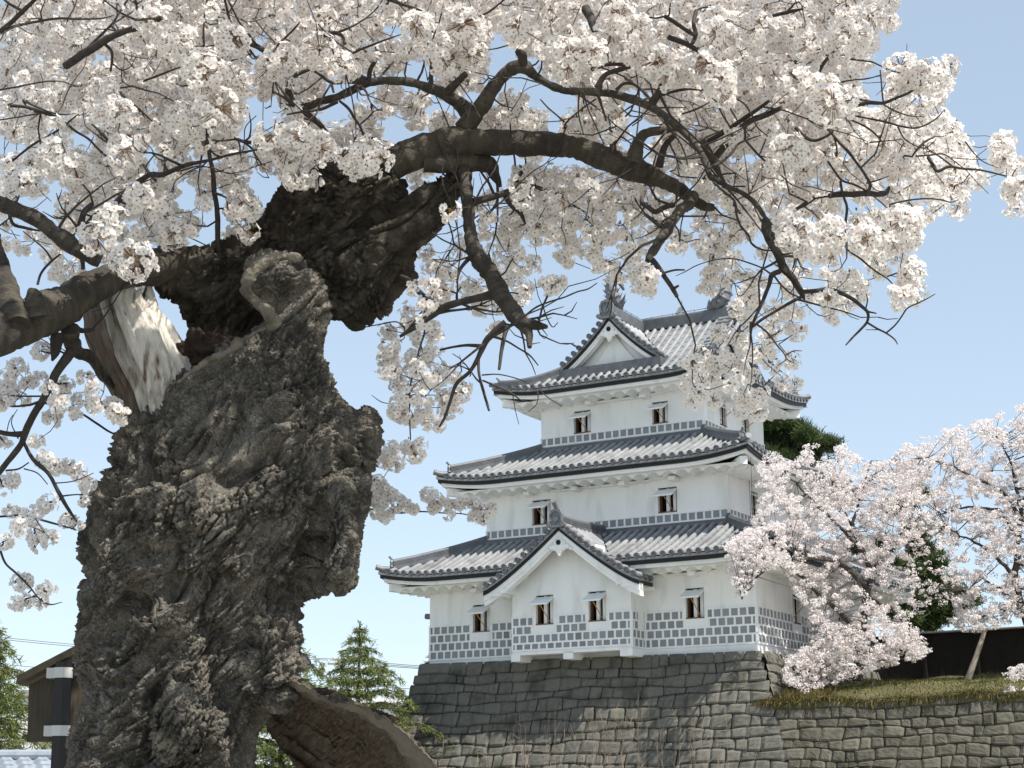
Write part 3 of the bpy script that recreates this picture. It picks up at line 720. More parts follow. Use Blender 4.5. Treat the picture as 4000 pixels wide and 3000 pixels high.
batter = lambda z: .22 + .30 * (-z) + .018 * z * z
def stones(mb, P, s0, s1, heights, ztop, wid, seed, big=(), bulge=.026):
    """courses of irregular blocks; P(s, z, out) gives the point, s0(z), s1(z) the ends of the course"""
    r = random.Random(seed); z = ztop; nb = len(heights)
    ph = [r.uniform(0, 9) for _ in range(nb + 1)]
    def zline(k, s, zb): return zb + (0 if k == 0 else (.05 * math.sin(s * 1.1 + ph[k]) + .03 * math.sin(s * 2.9 + 2 * ph[k])))
    for k, h in enumerate(heights):
        a, b = s0(z - h / 2), s1(z - h / 2); s = a; cuts = [a]
        if big and a == s0(z - h / 2): cuts.append(a + (1.05 if k % 2 else .62) * r.uniform(.85, 1.15))
        endb = (.62 if k % 2 else 1.15) * r.uniform(.9, 1.1) if big else 0
        while cuts[-1] < b - endb - wid * .8: cuts.append(cuts[-1] + wid * r.uniform(.5, 1.55))
        if big: cuts[-1] = b - endb
        cuts.append(b)
        tilt = [0] + [r.uniform(-.06, .06) for _ in cuts[1:-1]] + [0]
        for j in range(len(cuts) - 1):
            n = 7; G = []; tn = r.random() ** 2 * .9; bl = bulge * r.uniform(.5, 1.3); gp = .005; skew = r.uniform(-.03, .03); off = r.uniform(-.025, .04)
            for u in np.linspace(0, 1, n):
                col = []
                for v in np.linspace(0, 1, n):
                    sl = cuts[j] + tilt[j] * (v - .5) + gp; sr = cuts[j + 1] + tilt[j + 1] * (v - .5) - gp
                    # rounded corners
                    uu = .5 + (u - .5) * (1 - .045 * (2 * v - 1) ** 6); vv = .5 + (v - .5) * (1 - .045 * (2 * u - 1) ** 6)
                    sx = sl + (sr - sl) * uu
                    zt, zb = zline(k, sx, z) - gp, zline(k + 1, sx, z - h) + gp
                    zz = zt + (zb - zt) * vv
                    o = bl * (1 - (2 * u - 1) ** 6) * (1 - (2 * v - 1) ** 6) + off + skew * (u - .5) + r.uniform(-.008, .008)
                    if u in (0, 1) or v in (0, 1): o = off - .03
                    col.append(P(sx, zz, o))
                G.append(col)
            mb.grid(np.array(G), tone=tn)
        z -= h
# stone base under the turret: front and right face
mb = MB(); mj = MB()
hts = [.40, .33, .35, .31, .33, .36, .32, .35, .33, .37, .36, .38, .40, .40, .42, .44, .45]
PF = lambda s, z, o: cl(-s, -(batter(z) + o), z)
topz = lambda s: .02 - .18 * np.clip((s) / -11.9 + 1, 0, 1) * 0
stones(mb, lambda s, z, o: PF(s, z - .14 * (1 - s / W1) * max(0, 1 + z / 1.2) + .02, o), lambda z: -batter(z) + .05, lambda z: W1 + batter(z), hts, 0.0, .49, 5, big=True)
PR = lambda s, z, o: cl(batter(z) + o, s, z)
stones(mb, lambda s, z, o: PR(s, z - .12, o), lambda z: -batter(z) + .05, lambda z: 11., hts[:9], 0.0, .7, 9, big=True)
PL = lambda s, z, o: cl(-W1 - batter(z) - o, s, z)
stones(mb, PL, lambda z: -batter(z) + .05, lambda z: 10.5, hts, 0.0, .7, 11, big=True)
base = thing('stone_base', 'battered stone block base carrying the white castle turret', 'stone wall', cl(-5.9, 0, -6.3))
o1 = mb.build('stone_facing', M['stone'], base, tone=True, org=cl(-5.9, 0, -6.3))
mj.grid([[cl(-s, -(batter(z) - .12), z - .14 * (1 - s / W1) * max(0, 1 + z / 1.2)) for z in np.linspace(-.06, -6.3, 12)] for s in np.linspace(-.1, W1 + .1, 6)])
mj.grid([[cl(-s, -(batter(z) - .12), z - .14) for z in np.linspace(-.06, -6.3, 12) for s in [f_ * -(batter(z) - .13)]] for f_ in (0, 1)])
for sx, sg in ((0, 1), (-W1, -1)):
    mj.grid([[cl(sx + sg * (batter(z) - .10 - .03), y, z - (.12 if sg > 0 else 0)) for z in np.linspace(-.06, -6.3, 12)] for y in (-.1, 5, 11.)])
    mj.grid([[cl(sx + sg * (batter(z) - .13), -(batter(z) - .12) * f_, z - (.12 if sg > 0 else 0)) for z in np.linspace(-.06, -6.3, 12)] for f_ in (0, 1)])
mj.quad(cl(-W1 - .1, -.12, -.08), cl(.1, -.12, -.22), cl(.1, 11, -.22), cl(-W1 - .1, 11, -.08))
mj.build('core', M['joint'], base, org=cl(-5.9, 0, -6.3))
# the lower retaining wall to the right, nearly in line with the base
ZT = -1.66
mb = MB(); mj = MB()
PW = lambda s, z, o: cl(s, -(batter(z) + o), z)
stones(mb, PW, lambda z: batter(z) - .1, lambda z: 22., [.28, .32, .25, .30, .27, .33, .26, .3, .28, .31, .29, .3, .3, .34, .3, .3], ZT, .46, 21, bulge=.016)
rw = thing('retaining_wall', 'long grey moat wall of small stone blocks under the grass bank', 'stone wall', cl(8, 0, -6.3))
mb.build('stone_facing', M['stone2'], rw, tone=True, org=cl(8, 0, -6.3))
mj.grid([[cl(s, -(batter(z) - .12), z) for z in np.linspace(ZT - .03, -6.3, 10)] for s in (0., 22.)]); mj.build('core', M['joint'], rw, org=cl(8, 0, -6.3))
# terrace with its grassy bank
def zter(x, y):
    f = np.clip((y + .8) / 3.2, 0, 1); f = f * f * (3 - 2 * f)
    return -1.66 + f * .52 + np.clip((y - 2) / 8, 0, 1) * .72 + .05 * math.sin(x * 1.3 + y) + .03 * math.sin(x * 3.1)
mb = MB(); G = [[cl(x, y, zter(x, y)) for y in np.concatenate([np.linspace(-.84, 4, 16), [6, 8, 10, 14, 30]])] for x in np.linspace(.1, 26, 70)]
G = np.array(G); mb.grid(G); edge = G[:, 0].copy(); e2 = edge.copy(); e2[:, 2] -= .3; mb.grid([edge, e2])
tag(mb.build('terrace', M['soil']), 'grassy terrace on top of the moat wall', None, kind='structure')
mb = MB(); gr = np.random.default_rng(3)
def blades(n, xs, ys, hl, hh, hang=0., tn=(0, .6)):
    x = gr.uniform(*xs, n); y = ys[0] + (ys[1] - ys[0]) * gr.random(n); V = []; Fc = []; T = []
    for i in range(n):
        p = cl(x[i], y[i], zter(x[i], y[i]) - .02); a = gr.uniform(0, 6.28); d = np.array([math.cos(a), math.sin(a), 0]); w_ = gr.uniform(.008, .02); h = gr.uniform(hl, hh)
        lean = np.array([gr.normal(0, .35), gr.normal(0, .35), 1]) * h; k = len(V)
        if hang and gr.random() < hang: lean = -EY * gr.uniform(.06, .22) + EZ * gr.uniform(-.30, .06) + EX * gr.normal(0, .08)
        V += [p - d * w_, p + d * w_, p + lean * .6 + d * w_ * .6, p + lean + gr.normal(0, .02, 3)]; Fc.append([k, k + 1, k + 2, k + 3]); T.append(gr.uniform(*tn))
    mb.add(V, [np.array(Fc)]); mb.t[-1] = np.array(T, np.float32)
blades(9000, (.3, 22), (-.86, -.6), .04, .12, .75, (.25, 1.)); blades(12000, (.2, 20), (-.7, 3), .03, .10, 0, (0, .6)); blades(7000, (.2, 20), (2.5, 9), .03, .12, 0, (0, .5))
blades(900, (.3, 2.2), (-.8, .5), .1, .35, .3, (.3, 1.))
tag(mb.build('bank_grass', M['grass'], tone=True), 'green and straw coloured grass on the bank above the moat wall', 'grass', kind='stuff')
# black board fence along the terrace
FY = 10.0; fz = zter(4, FY)
fn = thing('board_fence', 'long black wooden board fence on the terrace behind the cherry trees', 'fence', cl(8, FY, fz))
mb = MB(); x = .12
while x < 22:
    mb.box(x, x + .175, FY - .012 * random.random(), FY + .03, fz - .2, 1.10 + .0 * x, cl and (lambda a, b, c: cl(a, b, c))); x += .18
mb.build('boards', M['fence'], fn, org=cl(8, FY, fz))
x = .12
while x < 22:
    p = MB(); p.box(x, x + .11, FY - .10, FY - .02, fz - .2, 1.10, lambda a, b, c: cl(a, b, c)); p.build('post', M['fence'], fn, org=cl(8, FY, fz)); x += 1.82
p = MB(); p.box(1.3, 22.1, FY - .16, FY + .16, 1.11, 1.16, lambda a, b, c: cl(a, b, c)); p.build('cap_board', M['fencecap'], fn, org=cl(8, FY, fz))
# little posts near the corner of the base
for (px, py, y, h, nm, lb, m_) in ((3012, 2665, .35, .95, 'marker_post', 'thin green metal post by the corner of the stone base', 'greenpost'), (3408, 2680, 1.6, .5, 'wooden_stake', 'short dark wooden stake on the grass under the cherry tree', 'trunkfar')):
    v = ray(px, py); t = ((C0 - CAM) @ EY + y) / (v @ EY); q = CAM + v * t
    xl = (q - C0) @ EX; q = cl(xl, y, zter(max(xl, .2), y) - .05)
    hgt = h; mb = MB(); mb.tube([q, q + EZ * hgt], .035, 8)
    mb.tube([q + EZ * hgt, q + EZ * (hgt + .03)], [.045, .03], 8); tag(mb.build(nm, M[m_]), lb, 'post')
# ---------------------------------------------------------------- background trees, pole, houses, sign
def unit(v): v = np.asarray(v, float); return v / (np.linalg.norm(v) + 1e-12)
def inpoly(p, poly):
    x, y = p; c = False; n = len(poly)
    for i in range(n):
        (x1, y1), (x2, y2) = poly[i], poly[i - 1]
        if (y1 > y) != (y2 > y) and x < (x2 - x1) * (y - y1) / (y2 - y1) + x1: c = not c
    return c
def petal_quads(C, R, n, size, g, tone_hi=1., flat=.8):
    """n little petals around each centre in C: returns verts, quads, tones"""
    m = len(C); d = g.normal(size=(m, n, 3)); d /= np.linalg.norm(d, axis=2)[..., None]
    r = R[:, None] * (.55 + .5 * g.random((m, n)))
    P = C[:, None] + d * r[..., None] * np.array([1, 1, flat])
    nrm = d + g.normal(0, .45, d.shape); nrm /= np.linalg.norm(nrm, axis=2)[..., None]
    t = np.cross(nrm, g.normal(size=d.shape)); t /= np.linalg.norm(t, axis=2)[..., None]; b = np.cross(nrm, t)
    s = size * (.7 + .6 * g.random((m, n)))[..., None]
    V = np.stack([P - t * s, P - b * s, P + t * s, P + b * s], 2).reshape(-1, 3)
    Q = np.arange(len(V)).reshape(-1, 4); T = g.random(len(Q)) * tone_hi
    return V, Q, T
def far_cherry(nm, label, base, limbs, poly, dist, dd, nball, seed, grp=None, extra=(), lean=0.):
    g = np.random.default_rng(seed); t = thing(nm, label, 'cherry tree', base, 0, grp); tr = MB(); br = MB(); pts = []
    for k, (pl, w0, w1, da, db) in enumerate(limbs):
        n = len(pl); P = np.array([at(x, y, dist + da + (db - da) * i / (n - 1)) for i, (x, y) in enumerate(pl)]); rr = np.linspace(w0, w1, n)
        f = np.linspace(0, n - 1, n * 4); P = np.array([[np.interp(x, range(n), P[:, j]) for j in range(3)] for x in f]); P += g.normal(0, .02, P.shape)
        (tr if k == 0 else br).tube(P, np.interp(f, range(n), rr), 7); pts.append(P)
    tr.build('trunk', M['trunkfar'], t, smooth=True, org=base)
    allp = np.concatenate(pts)
    xs = [p[0] for p in poly]; ys = [p[1] for p in poly]; C = []
    while len(C) < nball:
        x, y = g.uniform(min(xs), max(xs)), g.uniform(min(ys), max(ys))
        if not inpoly((x, y), poly): continue
        if vnoise(np.array([[x / 26., y / 18., seed]]))[0] < -.24 and g.random() < .9: continue
        d = dist + g.normal(0, dd) - lean * max(0, (1800 - x) / 50.); C.append(atU(x, y, d))
    for ep, en, ed in extra:
        k = 0
        while k < en:
            x, y = g.uniform(min(p[0] for p in ep), max(p[0] for p in ep)), g.uniform(min(p[1] for p in ep), max(p[1] for p in ep))
            if inpoly((x, y), ep): C.append(atU(x, y, dist + ed + g.normal(0, .35))); k += 1
    C = np.array(C)
    for i in range(0, len(C), 9):           # twigs towards the limbs
        k = np.argmin(np.linalg.norm(allp - C[i], axis=1)); a = allp[k]; L = np.linalg.norm(a - C[i])
        if L < 2.4:
            m = (a + C[i]) / 2 + g.normal(0, .08, 3) - EZ * .05; br.tube([a, m, C[i], C[i] + unit(C[i] - m) * .12], [.016, .010, .006, .003], 3, cap=False)
    br.build('branches', M['trunkfar'], t, org=base)
    R = g.uniform(.06, .17, len(C)); V, Q, T = petal_quads(C, R, 30, .026, g, flat=.7)
    mb = MB(); mb.add(V, [Q]); mb.t[-1] = T.astype(np.float32); mb.build('blossoms', M['petalbg'], t, tone=True, org=base)
    return t
def tdist(px, py, y):
    v = ray(px, py); t = ((C0 - CAM) @ EY + y) / (v @ EY); return (CAM + v * t)
b1 = tdist(3352, 2650, 3.2); d1 = b1[1]
poly1 = [(1566, 1182), (1600, 1150), (1640, 1110), (1635, 1015), (1662, 978), (1700, 985), (1740, 962), (1790, 966), (1830, 960), (1880, 1000), (1960, 990), (1992, 1080), (2000, 1130), (1950, 1180), (1925, 1210), (1905, 1300), (1962, 1342), (2012, 1402), (1980, 1425), (1900, 1440), (1840, 1458), (1790, 1480), (1740, 1495), (1685, 1468), (1700, 1425), (1752, 1380), (1742, 1312), (1690, 1232), (1640, 1232), (1612, 1288), (1572, 1236)]
far_cherry('cherry_tree', 'pale pink cherry tree beside the turret, blossoms spilling over the stone wall', b1, [
    ([(3352, 2660), (3360, 2520), (3372, 2430), (3385, 2330), (3402, 2240), (3378, 2160)], .17, .07, 0, 0),
    ([(3365, 2480), (3290, 2400), (3200, 2320), (3140, 2260), (3060, 2190)], .10, .04, 0, -2.),
    ([(3390, 2300), (3280, 2190), (3180, 2180), (3090, 2185), (3000, 2220), (2930, 2270), (2900, 2340)], .09, .02, 0, -4.4),
    ([(3378, 2170), (3330, 2060), (3350, 1980), (3370, 1900), (3400, 1800)], .07, .02, 0, .3),
    ([(3402, 2240), (3470, 2150), (3540, 2080), (3600, 2000)], .07, .02, 0, .8),
    ([(3385, 2330), (3480, 2380), (3560, 2450), (3620, 2540)], .06, .02, 0, -.6),
    ([(3378, 2170), (3280, 2060), (3180, 1960), (3080, 1860), (3020, 1790)], .06, .015, 0, -2.),
    ([(3365, 2480), (3280, 2540), (3180, 2600), (3120, 2650)], .06, .02, 0, -.9),
    ([(3330, 2060), (3260, 1930), (3230, 1820), (3240, 1760)], .04, .012, .2, .8),
    ([(3370, 1900), (3450, 1830), (3520, 1760)], .04, .01, .3, .6)], poly1, d1 - .2, .9, 2900, 31, 'cherry trees on the terrace', extra=(([(1690, 1470), (1700, 1425), (1760, 1375), (1850, 1350), (1960, 1342), (2012, 1402), (1975, 1428), (1900, 1440), (1790, 1480), (1740, 1495)], 270, -1.5), ([(1566, 1182), (1600, 1150), (1690, 1130), (1705, 1225), (1640, 1228), (1618, 1270), (1600, 1290), (1575, 1240)], 240, -4.6)), lean=1.)
b2 = tdist(3990, 2640, 6.5); d2 = b2[1]
poly2 = [(1925, 985), (1962, 950), (2040, 928), (2090, 918), (2150, 898), (2212, 872), (2330, 860), (2330, 1345), (2212, 1330), (2160, 1352), (2095, 1372), (2050, 1340), (2058, 1280), (2062, 1222), (2030, 1150), (1965, 1130), (1942, 1060)]
far_cherry('cherry_tree', 'pale pink cherry tree at the right edge, in front of the black fence', b2, [
    ([(4080, 2660), (4060, 2540), (4000, 2400), (3960, 2250), (3980, 2100), (3990, 1980), (3960, 1850)], .17, .05, 0, 0),
    ([(3990, 2030), (3920, 1920), (3820, 1870), (3720, 1820), (3600, 1780)], .07, .02, 0, -.6),
    ([(3980, 2100), (3900, 1990), (3780, 1980), (3680, 2010)], .07, .02, 0, .5),
    ([(3960, 2250), (3880, 2160), (3790, 2110), (3700, 2060)], .07, .02, 0, -.5),
    ([(3990, 1980), (3950, 1800), (3900, 1720), (3850, 1680)], .05, .015, 0, .4),
    ([(4000, 2400), (3920, 2310), (3840, 2260), (3780, 2300)], .06, .02, 0, -.7),
    ([(4000, 2400), (3900, 2380), (3820, 2420), (3790, 2450)], .05, .02, 0, .3)], poly2, d2 - .2, .9, 3000, 37, 'cherry trees on the terrace', extra=(([(1860, 1170), (1960, 1130), (2062, 1150), (2080, 1290), (1960, 1335), (1880, 1300)], 230, -1.),))
# a sprig of a third cherry entering at the right edge
b3 = tdist(4180, 2680, .8)
far_cherry('cherry_tree', 'small spray of pale blossoms at the right edge above the moat wall', b3, [([(4180, 2690), (4100, 2560), (4020, 2590), (3960, 2640)], .06, .012, 0, 0), ([(4100, 2560), (4050, 2680), (3990, 2700)], .03, .01, 0, 0)],
           [(2165, 1492), (2180, 1440), (2215, 1430), (2260, 1420), (2270, 1500), (2215, 1500), (2180, 1512)], b3[1], .25, 70, 41, 'cherry trees on the terrace')
lt = tdist(3778, 2665, 5.4); l2 = tdist(3815, 2560, 5.4); l3 = tdist(3838, 2490, 5.5)
mb = MB(); mb.tube([lt, l2, l3, l3 + (l3 - l2) * .4], [.11, .085, .075, .06], 9); tag(mb.build('young_trunk', M['lightstake'], smooth=True), 'pale leaning bare trunk in front of the black fence', 'tree trunk')

def needles(C, D, n, ln, wd, g):
    """tufts of n needles at centres C fanning about the directions D"""
    m = len(C); d = D[:, None] + g.normal(0, .55, (m, n, 3)); d /= np.linalg.norm(d, axis=2)[..., None]
    s = np.cross(d, g.normal(size=d.shape)); s /= np.linalg.norm(s, axis=2)[..., None]
    L = ln * (.6 + .7 * g.random((m, n)))[..., None]; P = np.repeat(C[:, None], n, 1) + g.normal(0, ln * .25, d.shape)
    V = np.stack([P - s * wd, P + s * wd, P + d * L + s * wd * .5, P + d * L - s * wd * .5], 2).reshape(-1, 3)
    Q = np.arange(len(V)).reshape(-1, 4); T = np.repeat(g.random((m, 1)) ** 2, n, 1).ravel()
    return V, Q, T
def pine(nm, label, base, dist, polyU, trunk, pads, seed, n=26, m_='pine'):
    g = np.random.default_rng(seed); t = thing(nm, label, 'pine tree', base); tr = MB(); P = np.array([at(x, y, dist) for x, y in trunk]); tr.tube(P, np.linspace(.28, .08, len(P)), 8)
    C = []
    for (x, y, rx, ry) in pads:
        c = atU(x, y, dist + g.normal(0, .8)); k = np.argmin(np.abs(P[:, 2] - c[2] + .8)); tr.tube([P[k], (P[k] + c) / 2 + EZ * .1, c], [.09, .06, .02], 5)
        u = dist * 1.80832 / FPX; ry *= .62; rx *= .9; cnt = int(rx * ry * .42) + 6
        for _ in range(cnt):
            q = g.normal(size=3); q /= np.linalg.norm(q); q *= g.random() ** .4
            C.append(c + np.array([q[0] * rx * u, q[1] * rx * u * .8, q[2] * ry * u]) + g.normal(0, .12, 3))
    C = np.array(C); D = np.tile(EZ * .8, (len(C), 1)) + g.normal(0, .6, C.shape)
    tr.build('trunk', M['trunkfar'], t, smooth=True, org=base)
    V, Q, T = needles(C, D, n, .36, .017, g); mb = MB(); mb.add(V, [Q]); mb.t[-1] = T.astype(np.float32); mb.build('crown', M[m_], t, tone=True, org=base)
pads = [(1672, 912, 26, 16), (1700, 925, 26, 16), (1728, 930, 24, 14), (1660, 945, 28, 20), (1700, 955, 30, 18), (1740, 945, 24, 14), (1765, 958, 24, 12), (1795, 962, 20, 9), (1680, 980, 34, 20), (1730, 978, 30, 16), (1650, 990, 28, 20), (1710, 1005, 34, 16), (1755, 990, 24, 12), (1640, 905, 20, 14), (1610, 930, 24, 20), (1630, 975, 28, 24)]
bp = at(3060, 2500, 82.); bp[2] = C0[2] - .6
pine('pine_tree', 'dark green pine rising behind the upper right corner of the turret', bp, 82., None, [(3050, 2500), (3070, 2100), (3080, 1800), (3060, 1680)], pads, 51, 22)
pads = [(1990, 1190, 26, 16), (2020, 1215, 26, 14), (1960, 1230, 30, 18), (2000, 1255, 34, 20), (1935, 1262, 30, 18), (2040, 1270, 30, 16), (1975, 1290, 34, 20), (1930, 1310, 30, 18), (2020, 1310, 34, 20), (1955, 1335, 30, 18), (1905, 1180, 22, 14), (1885, 1230, 24, 16), (2005, 1345, 30, 18), (2050, 1330, 26, 14), (1975, 1155, 24, 12), (2085, 1300, 28, 16), (1870, 1290, 24, 16), (1850, 1180, 22, 16), (1960, 1085, 16, 8), (1990, 1070, 14, 7), (1925, 1100, 14, 8)]
bp = at(3560, 2600, 76.); bp[2] = C0[2] - .4
pine('pine_tree', 'dark green pine standing between the two pink cherry trees', bp, 76., None, [(3560, 2620), (3550, 2400), (3540, 2200), (3560, 2000)], pads, 53, 22)

def cedar(nm, label, tip, basez, dist, hw, seed, grp=None, whorls=17, tone=1.):
    """young cedar: leader, tiers of drooping boughs hung with sprays"""
    g = np.random.default_rng(seed); top = at(*tip, dist); base = top.copy(); base[2] = basez; H = top[2] - basez
    t = thing(nm, label, 'conifer', base, 0, grp); tr = MB(); tr.tube([base, base + EZ * H * .5 + g.normal(0, .03, 3), top - EZ * .25, top], [.02 * H, .013 * H, .022, .008], 8)
    C, D = [], []
    for k in range(whorls):
        f = (k + .4) / whorls; z = top[2] - (f ** 1.1) * H * .93 - .06; R = hw * (f ** .9) * g.uniform(.85, 1.1)
        for j in range(7 if k > 3 else 5):
            a = j * 6.283 / (7 if k > 3 else 5) + k * 1.3 + g.normal(0, .2); r_ = R * g.uniform(.7, 1.12); dv = np.array([math.cos(a), math.sin(a), 0])
            q = np.linspace(0, 1, 9); rise = .30 * r_; P = np.array([np.array([*(base[:2]), z]) + dv * r_ * x + EZ * (rise * x * 1.5 - .62 * r_ * x ** 2.6) for x in q])
            tr.tube(P, np.linspace(.012 * r_ + .008, .005, 9), 4, cap=False)
            nn = max(4, int(r_ * 20))
            for _ in range(nn):
                x = g.uniform(.12, 1.05); p = np.array([np.interp(x, q, P[:, i]) for i in range(3)]); sd_ = np.cross(dv, EZ) * g.normal(0, .16 * r_ * (1.15 - x) + .03)
                C.append(p + sd_ - EZ * abs(g.normal(0, .04 + .05 * r_ * .3))); D.append(dv * .6 + unit(sd_ + 1e-6) * .45 - EZ * .45)
    for k in range(10): C.append(top - EZ * .06 * k); D.append(EZ * .3 + g.normal(0, .5, 3))
    tr.build('trunk', M['trunkfar'], t, smooth=True, org=base)
    V, Q, T = needles(np.array(C), np.array(D), 9, .15, .013, g); mb = MB(); mb.add(V, [Q]); mb.t[-1] = T.astype(np.float32); mb.build('crown', M['cedar'], t, tone=True, org=base)
GC = 'young cedars beyond the garden wall'
cedar('cedar_tree', 'tallest young cedar, in full view between the old trunk and the stone base', (1406, 2440), .3, 58., 5.2, 61, GC, 17)
cedar('cedar_tree', 'cedar half hidden by the right side of the old trunk', (1118, 2420), .3, 55., 4.2, 62, GC)
cedar('cedar_tree', 'cedar at the left edge of the picture behind the sign board', (-60, 2360), .3, 40., 3.2, 63, GC, 20)
cedar('cedar_tree', 'low cedar just under the left corner of the stone base', (1690, 2540), .3, 64., 2.3, 64, GC)
# utility pole with crossarms and wires
pb = at(1336, 2800, 92.); pt_ = at(1338, 2556, 92.); pb[2] = 0
up_ = thing('utility_pole', 'grey concrete utility pole with two crossarms beside the tallest cedar', 'utility pole', pb)
mb = MB(); mb.tube([pb, pt_], [.16, .105], 10); mb.tube([pt_, pt_ + EZ * .06], [.105, .02], 10); mb.build('pole', M['concrete'], up_, smooth=False, org=pb)
for px0, px1, py in ((1300, 1352, 2577), (1280, 1352, 2593)):
    a, b = at(px0, py, 91.8), at(px1, py, 91.8); mb = MB(); mb.hexa([p + q for q in (-.05 * EZ, .05 * EZ) for p in (a + [0, -.05, 0], b + [0, -.05, 0], b + [0, .05, 0], a + [0, .05, 0])])
    ca = mb.build('crossarm', M['concrete'], up_, org=pb)
    for f in (.05, .45): q = a + (b - a) * f; mb = MB(); mb.tube([q + EZ * .05, q + EZ * .12, q + EZ * .2], [.05, .06, .03], 8); mb.build('insulator', M['metal'], ca, org=pb)
def wires(lines, label):
    mb = MB()
    for (x0, y0, x1, y1, d0, d1_, sag) in lines:
        a, b = at(x0, y0, d0), at(x1, y1, d1_); f = np.linspace(0, 1, 14); P = a + f[:, None] * (b - a); P[:, 2] -= sag * 4 * f * (1 - f); mb.tube(P, .014, 4)
    tag(mb.build('power_line', M['wire']), label, 'power line')
wires([(1150, 2563, 1300, 2574, 100, 92, .02), (1150, 2570, 1300, 2579, 100, 92, .02), (1150, 2655, 1300, 2658, 100, 92, .02)], 'thin wires running from the utility pole behind the old trunk')
wires([(1346, 2575, 1720, 2606, 92, 84, .03), (1346, 2581, 1720, 2612, 92, 84, .03), (1346, 2588, 1720, 2616, 92, 84, .03), (1346, 2668, 1720, 2696, 92, 84, .05)], 'thin wires running from the utility pole towards the stone base')
wires([(-60, 2482, 420, 2528, 95, 95, .03), (-60, 2490, 420, 2536, 95, 95, .03), (-60, 2588, 420, 2628, 95, 95, .03)], 'thin wires crossing the sky at the left edge above the sign board')
# far houses
def house(nm, label, x0, x1, ytop, d, wins, roofm='offwhite', ov=.3, dep=6.):
    a, b = at(x0, ytop, d), at(x1, ytop, d); base = np.array([a[0], d, 0.]); W = b[0] - a[0]; H = a[2]
    t = thing(nm, label, 'house', base); mb = MB(); f = lambda s, o, z: np.array([a[0] + s, d - o, z])
    wall(mb, f, 0, W, 0, H, wins); mb.quad(f(0, 0, 0), f(0, -dep, 0), f(0, -dep, H), f(0, 0, H)); mb.quad(f(W, 0, 0), f(W, -dep, 0), f(W, -dep, H), f(W, 0, H)); mb.quad(f(0, -dep, 0), f(W, -dep, 0), f(W, -dep, H), f(0, -dep, H))
    mb.build('wall', M['offwhite'], t, org=base)
    mb = MB(); mb.box(-ov, W + ov, -dep - ov, ov, H, H + .14, f); mb.box(-ov * .5, W + ov * .5, -dep, 0, H + .14, H + .3, f); mb.build('roof', M[roofm], t, org=base)
    for w_ in wins:
        m2 = MB(); m2.quad(f(w_[0], -.12, w_[2]), f(w_[1], -.12, w_[2]), f(w_[1], -.12, w_[3]), f(w_[0], -.12, w_[3])); wn = m2.build('window', M['glass'], t, org=base)
        m3 = MB()
        for q in (w_[0], (w_[0] + w_[1]) / 2, w_[1]): m3.box(q - .04, q + .04, -.11, .02, w_[2], w_[3], f)
        m3.build('window_frame', M['metal'], wn, org=base)
house('far_house', 'pale grey flat roofed building behind the cedar at the left edge', 55, 175, 2722, 80., [(.35, .85, 3.3, 4.0)], 'concrete')
house('far_house', 'low white house just above the tiled garden wall, left of the black post', 152, 420, 2900, 50., [(.28, .62, 2.0, 2.75), (1.1, 1.5, 2.0, 2.75)])
house('far_house', 'long white building behind the tallest cedar', 1180, 1680, 2748, 120., [(2.2, 3., 4.6, 5.4), (4.4, 5.2, 4.6, 5.4), (6.6, 7.4, 4.6, 5.4)])
# garden wall with pantile coping at lower left
gd = 24.; a, b = at(-200, 2942, gd), at(440, 2946, gd)
gw = thing('garden_wall', 'white garden wall with blue grey pantile coping at the lower left', 'wall', (a[0], gd, 0))
mb = MB(); zt = a[2] - .20; mb.box(a[0], b[0], gd - .14, gd + .14, 0, zt - .06); mb.build('wall', M['offwhite'], gw, org=(a[0], gd, 0))
mb = MB(); nx_ = int((b[0] - a[0]) / .02); xs = np.linspace(a[0], b[0], nx_)
for sg in (-1, 1):
    G = []
    for x in xs:
        ph = ((x - a[0]) / .24) % 1; wv = .022 * math.sin(ph * 6.283) + .012 * math.cos(2 * ph * 6.283)
        G.append([(x + .03 * (k), gd + sg * (.04 + .30 * q), zt + .14 - .19 * q + wv + (.02 if k % 2 else 0)) for k, q in enumerate((0, .33, .331, .66, .661, 1.0, 1.0))])
        G[-1][-1] = (G[-1][-1][0], G[-1][-1][1], G[-1][-1][2] - .04)
    mb.grid(G)
mb.build('coping_tiles', M['bluetile'], gw, smooth=False, org=(a[0], gd, 0))
mb = MB(); mb.tube([(a[0], gd, zt + .17), (b[0], gd, zt + .17)], .075, 10)
for k in range(int((b[0] - a[0]) / .3)): mb.tube([(a[0] + k * .3, gd, zt + .17), (a[0] + k * .3 + .03, gd, zt + .17)], .082, 10)
mb.build('ridge_tiles', M['bluetile'], gw, org=(a[0], gd, 0))
